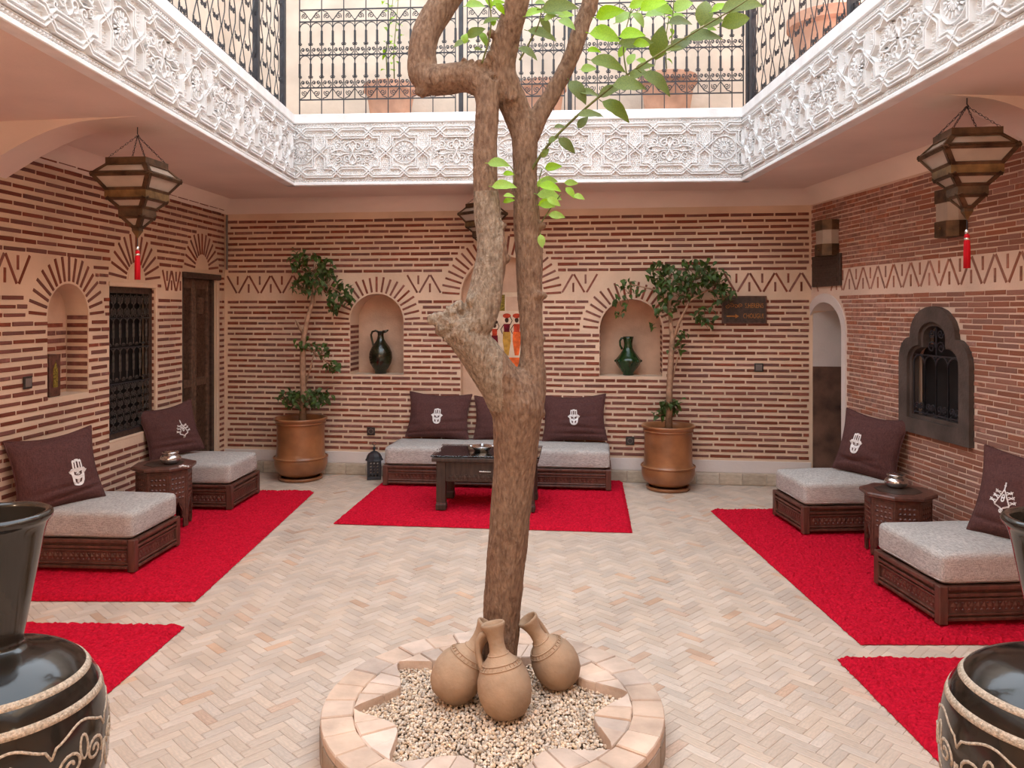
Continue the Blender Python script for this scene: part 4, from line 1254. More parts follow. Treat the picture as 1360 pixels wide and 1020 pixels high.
# ------------------------------------------------------------------ tall black vases in the foreground
def big_vase(label, X, Y, k, spin):
    t = thing('floor_vase', label, 'vase', (X, Y, 0), spin, group='carved black floor vases')
    prof = [(0.10, 0.0), (0.125, 0.01), (0.165, 0.10), (0.215, 0.26), (0.246, 0.40), (0.254, 0.50), (0.248, 0.57), (0.228, 0.635), (0.19, 0.685), (0.14, 0.715), (0.095, 0.728), (0.070, 0.735), (0.060, 0.748),
            (0.069, 0.80), (0.084, 0.88), (0.097, 0.95), (0.107, 1.005), (0.115, 1.030), (0.124, 1.042), (0.126, 1.052), (0.118, 1.060), (0.106, 1.055), (0.103, 1.03), (0.090, 0.95), (0.074, 0.86), (0.050, 0.76)]
    prof = [(r * k, z) for r, z in prof]
    def rad(z):
        for (r0, z0), (r1, z1) in zip(prof[:12], prof[1:12]):
            if z0 <= z <= z1: return r0 + (r1 - r0) * (z - z0) / (z1 - z0)
        return prof[5][0]
    # refine the profile so that the shoulder is round
    def cr(lst, n=4):
        out = []
        for i in range(len(lst) - 1):
            p0, p1, p2, p3 = [Vector(lst[max(0, min(len(lst) - 1, j))]) for j in (i - 1, i, i + 1, i + 2)]
            for q in range(n):
                s = q / n
                out.append(tuple(0.5 * ((2 * p1) + (p2 - p0) * s + (2 * p0 - 5 * p1 + 4 * p2 - p3) * s * s + (3 * p1 - p0 - 3 * p2 + p3) * s ** 3)))
        return out + [lst[-1]]
    pf2 = cr(prof)
    MB().lathe(pf2, 72).build('body', M['vase'], t, smooth=True)
    MB().lathe([(0.0, 0.77), (0.05 * k, 0.77)], 24, cap0=False).build('inside', M['dark'], t)
    body = [p for p in pf2 if p[1] < 0.74]
    def surf(w, z, e=0.0):
        for (r0, z0), (r1, z1) in zip(body[:-1], body[1:]):
            if z0 <= z <= z1 and z1 > z0:
                r = r0 + (r1 - r0) * (z - z0) / (z1 - z0); break
        else: r = body[-1][0]
        return ((r + e) * math.cos(w), (r + e) * math.sin(w), z)
    def band(z, wd):
        mb = MB(); n = 96; vs = []
        i0 = min(range(len(body)), key=lambda i: abs(body[i][1] - z)); q = body[i0]
        a, b = body[max(0, i0 - 1)], body[min(len(body) - 1, i0 + 1)]
        t_ = Vector((b[0] - a[0], b[1] - a[1])).normalized(); nn = Vector((t_.y, -t_.x))
        c = Vector(surf(0, z)); c = Vector((c.x, c.z))
        pr_ = [c - t_ * wd / 2 - nn * .002, c - t_ * wd * .45 + nn * .0014, c + t_ * wd * .45 + nn * .0014, c + t_ * wd / 2 - nn * .002]
        for p in pr_:
            for i in range(n):
                w = 2 * PI * i / n; vs.append((p.x * math.cos(w), p.x * math.sin(w), p.y))
        mb.add(vs, [(r * n + i, r * n + (i + 1) % n, (r + 1) * n + (i + 1) % n, (r + 1) * n + i) for r in range(3) for i in range(n)])
        mb.build('rope_band', M['rope'], t, smooth=True)
    band(0.668, 0.019); band(0.617, 0.021); band(0.30, 0.02)
    nrep = 9
    for q in range(nrep):
        w0 = 2 * PI * q / nrep; ww = 2 * PI / nrep
        mb = MB()
        P_ = lambda lst, e=-0.0022: [surf(w0 + ww * a, z, e) for a, z in lst]
        mb.tube(P_([(i / 14, 0.555 + 0.028 * math.sin(PI * i / 14) ** 2 - (0.02 if i in (0, 14) else 0.0)) for i in range(15)]), 0.0045, 5)
        mb.tube(P_([(0.28 + p[0] * 1.0, 0.50 + p[1] * .16) for p in spiral((0, 0), .03, .20, 0, 1.6, 22)]), 0.005, 5)
        mb.tube(P_([(0.72 - p[0] * 1.0, 0.50 + p[1] * .16) for p in spiral((0, 0), .03, .20, 0, 1.6, 22)]), 0.005, 5)
        mb.tube(P_([(0.5 + 0.07 * math.sin(2 * PI * i / 12), 0.525 + 0.028 * math.cos(2 * PI * i / 12)) for i in range(13)]), 0.0045, 5)
        mb.tube(P_([(0.02, 0.50), (0.06, 0.45), (0.2, 0.42), (0.38, 0.43), (0.5, 0.46), (0.62, 0.43), (0.8, 0.42), (0.94, 0.45), (0.98, 0.50)]), 0.005, 5)
        mb.tube(P_([(0.1, 0.36), (0.3, 0.39), (0.5, 0.36), (0.7, 0.39), (0.9, 0.36)]), 0.004, 5)
        mb.build('carved_scroll', M['rope'], t, smooth=True)
    return t
big_vase('tall black glazed vase with carved tan bands on the grille window side', -1.235, 1.90, 0.96, 0.15)
big_vase('tall black glazed vase with carved tan bands on the keyhole window side', 1.295, 1.84, 1.04, 0.4)

# ------------------------------------------------------------------ rugs
def rug(label, corners, group, seed):
    """thick shag rug; corners counter-clockwise from near-left"""
    c = [Vector((p[0], p[1], 0)) for p in corners]
    t = thing('rug', label, 'rug', (c[0] + c[1] + c[2] + c[3]) / 4, group=group)
    o = Vector(t.location)
    la = max((c[1] - c[0]).length, (c[2] - c[3]).length); lb = max((c[3] - c[0]).length, (c[2] - c[1]).length)
    nx = int(la / 0.0125); ny = int(lb / 0.0125)
    rnd = random.Random(seed); vs = []; fs = []
    for j in range(ny + 1):
        for i in range(nx + 1):
            s, q = i / nx, j / ny
            p = (c[0] * (1 - s) + c[1] * s) * (1 - q) + (c[3] * (1 - s) + c[2] * s) * q - o
            e = min(i, nx - i, j, ny - j)
            z = 0.030 + rnd.uniform(-1, 1) * 0.0055 if e > 1 else (0.020 + rnd.uniform(-1, 1) * .004 if e == 1 else 0.007)
            k = 0.004 if e > 0 else 0.006
            vs.append((p.x + rnd.uniform(-1, 1) * k, p.y + rnd.uniform(-1, 1) * k, z))
    for j in range(ny):
        for i in range(nx):
            a = j * (nx + 1) + i
            fs.append((a, a + 1, a + nx + 2, a + nx + 1))
    MB().add(vs, fs).build('pile', M['rug'], t, kind='stuff')
    MB().add([((p - o).x, (p - o).y, 0.006) for p in c] + [((p - o).x, (p - o).y, 0.010) for p in c], [(3, 2, 1, 0), (4, 5, 6, 7), (0, 1, 5, 4), (1, 2, 6, 5), (2, 3, 7, 6), (3, 0, 4, 7)]).build('backing', M['rug'], t)
    return t
rug('red shag rug under the two seats below the grille window', [(-2.93, 4.18), (-1.657, 4.165), (-1.645, 6.64), (-2.76, 6.65)], 'red shag rugs on the tile floor', 1)
rug('red shag rug lying beside the black vase on the grille window side', [(-3.05, 1.55), (-1.70, 1.55), (-1.576, 3.83), (-2.94, 3.88)], 'red shag rugs on the tile floor', 2)
rug('red shag rug under the long sofa and glass topped table', [(-1.263, 5.67), (0.845, 5.443), (1.0, 7.02), (-1.10, 7.27)], 'red shag rugs on the tile floor', 3)
rug('red shag rug under the two seats by the keyhole window', [(1.612, 3.633), (2.80, 3.63), (2.65, 6.02), (1.533, 6.03)], 'red shag rugs on the tile floor', 4)
rug('red shag rug lying beside the black vase on the keyhole window side', [(1.49, 1.5), (2.93, 1.5), (2.80, 3.46), (1.441, 3.478)], 'red shag rugs on the tile floor', 5)
RZ = 0.0365

# ------------------------------------------------------------------ carved seats
def carving(L, h, step=0.03):
    """strip of carved lozenges and leaves, along x, standing out in -y"""
    mb = MB(); n = max(2, int(L / step))
    for i in range(n):
        u = -L / 2 + (i + .5) * L / n; w = L / n * .48
        mb.add([(u - w, 0, 0), (u, 0, -h / 2), (u + w, 0, 0), (u, 0, h / 2), (u, -0.005, 0)], [(0, 1, 4), (1, 2, 4), (2, 3, 4), (3, 0, 4)])
        for s in (-1, 1):
            q = h * .36 * s
            mb.add([(u + w - w * .5, 0, q), (u + w, 0, q - h * .12), (u + w * 1.5, 0, q), (u + w, 0, q + h * .12), (u + w, -0.004, q)], [(0, 1, 4), (1, 2, 4), (2, 3, 4), (3, 0, 4)])
    return mb
def seat(name, label, group, loc, rotz, W, D, cushion_label, H=0.185, CH=0.155, z=RZ):
    """low carved box seat: x from the wall (0) to the front (D), y +-W/2; separate cushion on top"""
    t = thing(name, label, 'divan' if W < 1 else 'sofa', (loc[0], loc[1], z), rotz, group)
    pw = 0.045
    for (x, y) in ((0, -W / 2), (0, W / 2 - pw), (D - pw, -W / 2), (D - pw, W / 2 - pw)):
        MB().cbox(x, x + pw, y, y + pw, 0, H, 0.004).build('corner_post', M['wood'], t)
    def side(name, a, b, ang, L):
        """panel between posts: local x along the side, -y outward"""
        o = bpy.data.objects.new(name, None)
        mb = MB(); mb.box(-L / 2, L / 2, 0.0, 0.02, 0.022, H - 0.004)
        p = mb.build(name, M['wood'], t, loc=(a, b, 0), rot=(0, 0, ang))
        bpy.data.objects.remove(o)
        for (z0, z1, y) in ((0.018, 0.034, -0.018), (0.042, 0.050, -0.012), (H - 0.070, H - 0.061, -0.012), (H - 0.052, H - 0.036, -0.015), (H - 0.018, H, -0.020)):
            MB().cbox(-L / 2, L / 2, y, 0.01, z0, z1, 0.002).build('moulding', M['wood'], p)
        c = carving(L * 0.94, 0.045); c.build('carving', M['wood'], p, loc=(0, 0, 0.083), kind='stuff')
        return p
    side('front_panel', D - 0.016, 0, PI / 2, W - 2 * pw)
    side('side_panel', D / 2, -W / 2 + 0.016, 0, D - 2 * pw)
    side('side_panel', D / 2, W / 2 - 0.016, PI, D - 2 * pw)
    MB().box(0.005, D - 0.02, -W / 2 + 0.02, W / 2 - 0.02, H - 0.03, H - 0.008).build('slat_board', M['woodd'], t)
    cu = thing('seat_cushion', cushion_label, 'cushion', (loc[0], loc[1], z + H), rotz, 'grey tweed seat cushions')
    m = rounded_box(D - 0.02, W - 0.015, CH, 0.034, 0.018, 12, 0.004, loc[1])
    m.build('cover', M['cloth'], cu, smooth=True, loc=(D / 2 - 0.003, 0, 0.001))
    pp = []
    hx, hy = (D - 0.02) / 2 - 0.004, (W - 0.015) / 2 - 0.004
    for (sx, sy) in ((1, 1), (-1, 1), (-1, -1), (1, -1)):
        a0 = {(1, 1): 0, (-1, 1): 90, (-1, -1): 180, (1, -1): 270}[(sx, sy)]
        for k in range(4):
            w = R(a0 + 30 * k); pp.append((sx * (hx - 0.03) + 0.03 * math.cos(w) + D / 2 - 0.003, sy * (hy - 0.03) + 0.03 * math.sin(w), 0.022))
    MB().tube(pp, 0.004, 5, closed=True).build('seam', M['cloth'], cu, smooth=True)
    return t
def wallx_l(Y): return CL.x - SL * (CL.y - Y)
def wallx_r(Y): return CR.x + SR * (CR.y - Y)
AL, AR, AB = -math.atan(SL), PI + math.atan(SR), R(-90 - 6.2)
gs = 'low carved wooden seats along the walls'
seat('low_divan', 'low carved wooden divan below the wall niche with a box lantern', gs, (wallx_l(4.855) + 0.02, 4.855), AL, 0.545, 0.755, 'grey tweed cushion on the carved seat nearest the niche with a box lantern')
seat('low_divan', 'low carved wooden divan in front of the dark lattice door', gs, (wallx_l(6.275) + 0.02, 6.275), AL, 0.56, 0.715, 'grey tweed cushion on the carved seat in front of the lattice door')
seat('low_divan', 'low carved wooden divan beside the arched doorway', gs, (wallx_r(5.61) - 0.02, 5.61), AR, 0.52, 0.735, 'grey tweed cushion on the carved seat beside the arched doorway')
seat('low_divan', 'low carved wooden divan below the brass sconce, next to a black vase', gs, (wallx_r(4.125) - 0.02, 4.125), AR, 0.60, 0.755, 'bluish grey tweed cushion on the carved seat near the black vase')
sb0 = Vector((-0.13 + 0.06, 7.175, 0))
seat('long_sofa', 'long low carved wooden sofa against the far wall', None, (sb0.x, sb0.y), AB, 1.945, 0.50, 'long grey tweed cushion on the sofa under the middle niche', H=0.17)

# ------------------------------------------------------------------ pillows
def hamsa_outlines():
    half = [(0, 0.058), (0.010, 0.057), (0.013, 0.053), (0.021, 0.055), (0.026, 0.050), (0.027, 0.018), (0.033, 0.020), (0.043, 0.011), (0.049, 0.010), (0.044, 0.002), (0.036, -0.003), (0.033, -0.018), (0.031, -0.034), (0.023, -0.047), (0.010, -0.053), (0, -0.054)]
    out = half + [(-x, y) for x, y in reversed(half[1:-1])]
    hol = [[(-0.022, 0.008), (-0.021, -0.007), (-0.012, -0.010), (0, -0.012), (0.012, -0.010), (0.021, -0.007), (0.022, 0.008), (0.010, 0.003), (0, 0.0), (-0.010, 0.003)],
           [(-0.019, 0.020), (-0.012, 0.018), (-0.012, 0.045), (-0.019, 0.044)], [(0.019, 0.020), (0.019, 0.044), (0.012, 0.045), (0.012, 0.018)], [(-0.005, 0.020), (0.005, 0.020), (0.005, 0.047), (-0.005, 0.047)],
           [(-0.020, -0.022), (-0.008, -0.026), (-0.006, -0.042), (-0.016, -0.038)], [(0.020, -0.022), (0.016, -0.038), (0.006, -0.042), (0.008, -0.026)]]
    return [out] + hol
def pillow(label, loc, yaw, tilt, w, h, th, motif, mx=0.0, my=0.0, roll=0.0, seed=0, ms=1.0):
    n = Vector((math.cos(yaw), math.sin(yaw), 0)); z = Vector((0, 0, 1))
    up = z * math.cos(tilt) - n * math.sin(tilt); fr_ = n * math.cos(tilt) + z * math.sin(tilt); x = up.cross(fr_)
    m = Matrix(((x.x, up.x, fr_.x, loc[0]), (x.y, up.y, fr_.y, loc[1]), (x.z, up.z, fr_.z, loc[2]), (0, 0, 0, 1))) @ Matrix.Rotation(roll, 4, 'Z')
    t = thing('pillow', label, 'pillow', matrix=m, group='dark brown embroidered pillows')
    N = 42
    fr2 = random.Random(seed * 7 + 1)
    FOLDS = [(fr2.uniform(.10, .18), fr2.uniform(-.12, .12), .016), (fr2.uniform(.22, .32), fr2.uniform(-.2, .2), .013), (fr2.uniform(.40, .5), fr2.uniform(-.2, .2), .006), (fr2.uniform(.80, .88), fr2.uniform(-.12, .12), .006)]
    def shape(s, q):
        """s, q in -1..1 -> outline point and half thickness"""
        px = s * w / 2 * (1 - 0.10 * (1 - q * q) ** 1.2); py = q * h / 2 * (1 - (0.15 if q > 0 else 0.06) * (1 - s * s) ** 1.2) + h / 2
        k = max(0.0, (1 - s * s)) ** 0.55 * max(0.0, (1 - q * q)) ** 0.55
        wr = 0.010 * noise.noise(Vector((px * 5 + seed, py * 18, seed))) + 0.008 * (1 - abs(noise.noise(Vector((px * 4 + seed, py * 22 + px * 9, seed + 3))))) * max(0, .55 - (q + 1) / 2) + 0.007 * noise.noise(Vector((px * 22, py * 8, seed + 3)))
        for (y0, sl, am) in FOLDS:
            wr -= 1.7 * am * math.exp(-((py / h - y0 - sl * px / w) / 0.022) ** 2) * (0.6 + 0.4 * math.sin(px * 9 + seed))
        return px, py, max(0.003, th / 2 * k * (1 - 0.18 * q) + wr * k ** .5)
    mb = MB(); vs = []; fs = []
    for sg in (1, -1):
        for j in range(N + 1):
            for i in range(N + 1):
                s = math.sin(PI / 2 * (2 * i / N - 1)); q = math.sin(PI / 2 * (2 * j / N - 1))
                px, py, hz = shape(s, q)
                vs.append((px, py, sg * hz if sg > 0 else -hz * 0.75))
    K = (N + 1) ** 2
    for j in range(N):
        for i in range(N):
            a = j * (N + 1) + i
            fs.append((a, a + 1, a + N + 2, a + N + 1)); fs.append((K + a + N + 1, K + a + N + 2, K + a + 1, K + a))
    edge = [i for i in range(N + 1)] + [j * (N + 1) + N for j in range(1, N + 1)] + [N * (N + 1) + i for i in range(N - 1, -1, -1)] + [j * (N + 1) for j in range(N - 1, 0, -1)]
    for a, b in zip(edge, edge[1:] + edge[:1]): fs.append((a, K + a, K + b, b))
    mb.add(vs, fs); mb.build('cover', M['pillow'], t, smooth=True)
    MB().tube([(vs[e][0], vs[e][1], 0) for e in edge], 0.0055, 6, closed=True).build('piping', M['pillow'], t, smooth=True)
    def drape(bm_v):
        out = []
        for (a, b, c) in bm_v:
            # find s,q for this point by simple inversion
            s = a / (w / 2); q = (b - h / 2) / (h / 2)
            for _ in range(4):
                s = a / (w / 2 * (1 - 0.10 * (1 - min(1, q * q)) ** 1.2)); q = (b - h / 2) / (h / 2 * (1 - (0.15 if q > 0 else 0.06) * max(0, 1 - min(1, s * s)) ** 1.2))
            out.append((a, b, shape(max(-.99, min(.99, s)), max(-.99, min(.99, q)))[2] + 0.002 + c))
        return out
    cx, cy = mx, h * 0.5 + my
    ex_ = 0.86 if ms > 1.12 else 1.0
    em = MB()
    if motif == 'hamsa':
        me = filled(hamsa_outlines(), 0.003, None, 'hamsa')
        bm = bmesh.new(); bm.from_mesh(me); bmesh.ops.triangulate(bm, faces=bm.faces[:]); bm.verts.index_update()
        em.add([((v.co.x) * ms * ex_ + cx, v.co.y * ms * 1.13 + cy, v.co.z) for v in bm.verts], [tuple(v.index for v in f.verts) for f in bm.faces]); bm.free()
        em.tube([(cx - 0.010 * ms, cy - 0.004 * ms, .002), (cx, cy - 0.0005 * ms, .002), (cx + 0.010 * ms, cy - 0.004 * ms, .002), (cx, cy - 0.008 * ms, .002)], 0.0025 * ms, 4, closed=True)
        em.v = drape(em.v)
    else:
        def stroke(x0, y0, x1, y1, wd=0.005):
            d = Vector((x1 - x0, y1 - y0)); l = d.length; d.normalize(); nn = Vector((-d.y, d.x)) * wd / 2
            k = 3
            for i in range(k):
                a = Vector((x0, y0)) + d * l * i / k; b = Vector((x0, y0)) + d * l * (i + 1) / k
                p = [a - nn, b - nn, b + nn, a + nn]
                em.add([(cx + ms * .8 * q.x, cy + ms * 1.1 * q.y, 0) for q in p] + [(cx + ms * .8 * q.x, cy + ms * 1.1 * q.y, 0.003) for q in p], [(4, 5, 6, 7), (0, 1, 5, 4), (2, 3, 7, 6), (1, 2, 6, 5), (3, 0, 4, 7)])
        def cross(x, y, r=0.006):
            stroke(x - r, y - r, x + r, y + r, .004); stroke(x - r, y + r, x + r, y - r, .004)
        tops = (0, 0.034)
        for s in (-1, 1):
            stroke(0, 0.036, s * 0.042, -0.030, .006); stroke(s * 0.042, -0.030, s * 0.006, -0.042, .006)
            for (t0, yy) in ((0.35, 0), (0.62, 0), (0.92, 0)):
                px, py = s * 0.042 * t0, 0.036 - 0.066 * t0
                stroke(px, py, px + s * 0.020, py + 0.012, .004); stroke(px, py + .012, px + s * .02, py + .012, .004); cross(px + s * 0.026, py + 0.013)
            stroke(s * .010, 0.0, s * .002, 0.016, .005)
        stroke(0, 0.034, 0, 0.066, .007); stroke(-.006, .052, .006, .052, .004); stroke(0, -0.042, 0, -0.062, .005)
        ring = spiral((0, -0.052), .009, .009, 0, 1, 10)
        for p, q in zip(ring[:-1], ring[1:]): stroke(p[0], p[1], q[0], q[1], .004)
        ring = spiral((0, -0.006), .008, .008, 0, 1, 10)
        for p, q in zip(ring[:-1], ring[1:]): stroke(p[0], p[1], q[0], q[1], .006)
        em.v = drape(em.v)
    em.build('embroidered_motif', M['thread'], t)
    return t
cz = RZ + 0.185 + 0.155
pillow('brown pillow with white hand emblem on the seat below the niche with a box lantern', (-2.644, 4.68, cz + 0.004), R(-42), R(16), 0.48, 0.44, 0.19, 'hamsa', 0.085, -0.05, R(5), 1, 1.25)
pillow('brown pillow with white star motif leaning on the wall beside the lattice door', (-2.608, 6.22, cz + 0.02), R(-40), R(18), 0.45, 0.41, 0.17, 'star', 0.05, -0.02, R(7), 2, 1.05)
pillow('brown pillow with white hand emblem leaning near the arched doorway', (2.456, 5.50, cz + 0.012), R(220), R(16), 0.45, 0.44, 0.18, 'hamsa', -0.06, -0.02, R(-6), 3, 1.15)
pillow('brown pillow with white star motif on the seat near the black vase', (2.543, 3.94, cz + 0.003), R(220), R(17), 0.49, 0.45, 0.19, 'star', -0.085, -0.03, R(-5), 4, 1.1)
bz = RZ + 0.17 + 0.155
gy = lambda X: 7.2036 - 0.12734 * X
pillow('brown hand emblem pillow at the sofa end by the small floor lantern', (-0.66, gy(-.66) - 0.135, bz + 0.020), R(-97), R(16), 0.58, 0.41, 0.16, 'hamsa', 0.0, -0.02, R(-2), 5, 1.1)
pillow('brown hand emblem pillow in the middle of the sofa, partly behind the trunk', (-0.06, gy(-.06) - 0.132, bz + 0.012), R(-97), R(16), 0.54, 0.40, 0.16, 'hamsa', 0.0, -0.02, R(1), 6, 1.1)
pillow('brown hand emblem pillow at the sofa end nearest the spouted green jug', (0.575, gy(.575) - 0.133, bz + 0.020), R(-97), R(16), 0.57, 0.41, 0.16, 'hamsa', 0.0, -0.01, R(2), 7, 1.1)

# ------------------------------------------------------------------ octagonal side tables, bowls, small bits
def side_table(label, X, Y, H, r, rot):
    t = thing('side_table', label, 'side table', (X, Y, RZ), rot, 'octagonal carved side tables')
    def octo(rr): return [(rr * math.cos(R(22.5 + 45 * k)), rr * math.sin(R(22.5 + 45 * k))) for k in range(8)]
    tp = MB(); vs = []
    for (rr, z) in ((r * .93, H - 0.030), (r, H - 0.022), (r, H - 0.008), (r * .97, H)): vs += [(x, y, z) for x, y in octo(rr)]
    fs = [tuple(range(7, -1, -1)), tuple(range(24, 32))] + [(q * 8 + i, q * 8 + (i + 1) % 8, q * 8 + 8 + (i + 1) % 8, q * 8 + 8 + i) for q in range(3) for i in range(8)]
    tp.add(vs, fs); top = tp.build('table_top', M['wood'], t)
    inn = MB(); inn.prism(octo(r * .62), H - 0.001, H + 0.0015); inn.build('inlay', M['woodd'], top)
    rb_ = r * 0.86; ap = rb_ * math.cos(R(22.5)); sw = 2 * rb_ * math.sin(R(22.5))
    hh = H - 0.030
    # side panel with a pointed arch cut at the foot
    ol = [(-sw / 2, 0), (-sw * .30, 0), (-sw * .30, hh * .14), (-sw * .22, hh * .20), (-sw * .24, hh * .27), (-sw * .10, hh * .37), (0, hh * .46), (sw * .10, hh * .37), (sw * .24, hh * .27), (sw * .22, hh * .20), (sw * .30, hh * .14), (sw * .30, 0), (sw / 2, 0), (sw / 2, hh), (-sw / 2, hh)]
    me = filled([ol], 0.014, M['wood'], 'side_panel')
    cv = MB(); n_ = 5
    for j in range(5):
        for i in range(4):
            u = -sw * .36 + (i + .5) * sw * .72 / 4; v = hh * .52 + j * hh * .085; q = sw * .085
            cv.add([(u - q, v, 0), (u, v - q * .8, 0), (u + q, v, 0), (u, v + q * .8, 0), (u, v, .006)], [(0, 1, 4), (1, 2, 4), (2, 3, 4), (3, 0, 4)])
    for s in (-1, 1):
        cv.tube([(s * sw * .42, hh * .05, 0), (s * sw * .42, hh * .94, 0)], .004, 4)
        cv.tube([(s * sw * .33, hh * .15, 0), (s * sw * .28, hh * .32, 0), (0, hh * .5, 0)], .004, 4)
    cv.tube([(-sw * .42, hh * .94, 0), (sw * .42, hh * .94, 0)], .004, 4)
    cme = cv.mesh('carving', M['wood'])
    for k in range(8):
        w = R(45 * k)
        p = link('side_panel', me, t)
        n = Vector((math.cos(w), math.sin(w), 0)); u = Vector((-n.y, n.x, 0))
        p.matrix_local = Matrix(((u.x, 0, n.x, n.x * (ap - .014)), (u.y, 0, n.y, n.y * (ap - .014)), (0, 1, 0, 0), (0, 0, 0, 1)))
        link('carving', cme, p, (0, 0, 0.014), kind='stuff')
    return t
side_table('octagonal carved wooden side table between the seats below the grille window', -2.43, 5.56, 0.425, 0.215, R(10))
side_table('octagonal carved wooden side table between the seats by the keyhole window', 2.415, 4.92, 0.385, 0.222, R(-8))
def bowl(label, X, Y, Z, s):
    t = thing('bowl', label, 'bowl', (X, Y, Z), group='silver lidded bowls on the side tables')
    MB().lathe([(a * s, b * s) for a, b in ((.30, 0), (.34, .01), (.50, .14), (.56, .28), (.52, .42), (.40, .52), (.30, .56))], 28).build('body', M['silver'], t, smooth=True)
    MB().lathe([(a * s, b * s) for a, b in ((.30, .555), (.42, .60), (.45, .64), (.42, .68), (.30, .70), (.12, .72), (0.0, .73))], 28, cap0=False).build('lid', M['silver'], t, smooth=True)
    return t
bowl('round silver lidded bowl on the table below the grille window', at(224, 0, 5.52).x, 5.55, RZ + 0.425 + 0.001, 0.125)
bowl('round silver lidded bowl on the table by the keyhole window', at(1189, 0, 5.0).x, 4.99, RZ + 0.385 + 0.001, 0.125)
kb = thing('bead_bunch', 'little bunch of pale beads lying beside the silver bowl', 'beads', (at(245, 0, 5.42).x, 5.42, RZ + 0.425))
rr = random.Random(8)
for k in range(9):
    MB().ball((rr.uniform(-.03, .03), rr.uniform(-.02, .02), 0.0085), 0.008, sub=1).build('bead', M['thread'], kb, smooth=True)

# ------------------------------------------------------------------ glass topped coffee table
ct = thing('coffee_table', 'dark carved coffee table with glass top in front of the long sofa', 'table', (-0.165, 6.13, RZ), R(-5.0))
TW, TD, TH = 0.80, 0.50, 0.415
for (sx, sy) in ((-1, -1), (1, -1), (-1, 1), (1, 1)):
    x, y = sx * (TW / 2 - 0.065), sy * (TD / 2 - 0.06)
    lg = MB(); lg.cbox(x - .035, x + .035, y - .035, y + .035, 0.055, TH - 0.05, .004); l_ = lg.build('leg', M['woodd'], ct)
    MB().cbox(x - .039, x + .039, y - .039, y + .039, 0.0, 0.045, .004).build('foot', M['woodd'], l_)
    MB().cbox(x - .036, x + .036, y - .036, y + .036, 0.045, 0.056, .002).build('foot_collar', M['wood'], l_)
for (sy, L) in ((-1, TW - .20), (1, TW - .20)):
    y = sy * (TD / 2 - 0.045)
    ap = MB(); ap.cbox(-L / 2, L / 2, y - .012, y + .012, TH - 0.20, TH - 0.045, .003); a_ = ap.build('apron', M['woodd'], ct)
    c = carving(L * .95, .05, .035)
    c.build('carving', M['woodd'], a_, loc=(0, y - .012 if sy < 0 else y + .012, TH - .165), rot=(0, 0, 0 if sy < 0 else PI), kind='stuff')
    if sy < 0: MB().cbox(-0.045, 0.045, y - .02, y - .011, TH - .125, TH - .115, .002).build('drawer_pull', M['silver'], a_)
for sx in (-1, 1):
    x = sx * (TW / 2 - 0.05); MB().cbox(x - .012, x + .012, -TD / 2 + .1, TD / 2 - .1, TH - 0.20, TH - 0.045, .003).build('apron', M['woodd'], ct)
tf = MB(); tf.cbox(-TW / 2, TW / 2, -TD / 2, TD / 2, TH - 0.047, TH - 0.018, .004); tp_ = tf.build('table_top', M['woodd'], ct)
for (x0, x1) in ((-TW / 2 + .03, -0.06), (0.0, TW / 2 - .03)): MB().cbox(x0, x1, -TD / 2 + .03, TD / 2 - .03, TH - .019, TH - .012, .002).build('inset_panel', M['dark'], tp_)
MB().cbox(-0.055, -0.005, -TD / 2 + .03, TD / 2 - .03, TH - .019, TH - .013, .002).build('inlay_strip', M['niche'], tp_)
MB().cbox(-TW / 2 - .008, TW / 2 + .008, -TD / 2 - .008, TD / 2 + .008, TH - 0.010, TH, .003).build('glass_plate', M['glass_clear'] if 'glass_clear' in M else M['glass'], ct)
ds = thing('glass_dish', 'clear cut glass ashtray dish on the coffee table', 'dish', (at(640, 0, 6.1).x, 6.10, RZ + TH + 0.001))
MB().lathe([(.05, 0), (.06, .004), (.085, .035), (.088, .04), (.078, .04), (.055, .012), (0, .010)], 20).build('body', M['silver'], ds, smooth=True)
for k in range(4): MB().cbox(-.009, .009, .074, .094, .03, .043, .003).build('rest', M['silver'], ds, rot=(0, 0, PI / 2 * k))

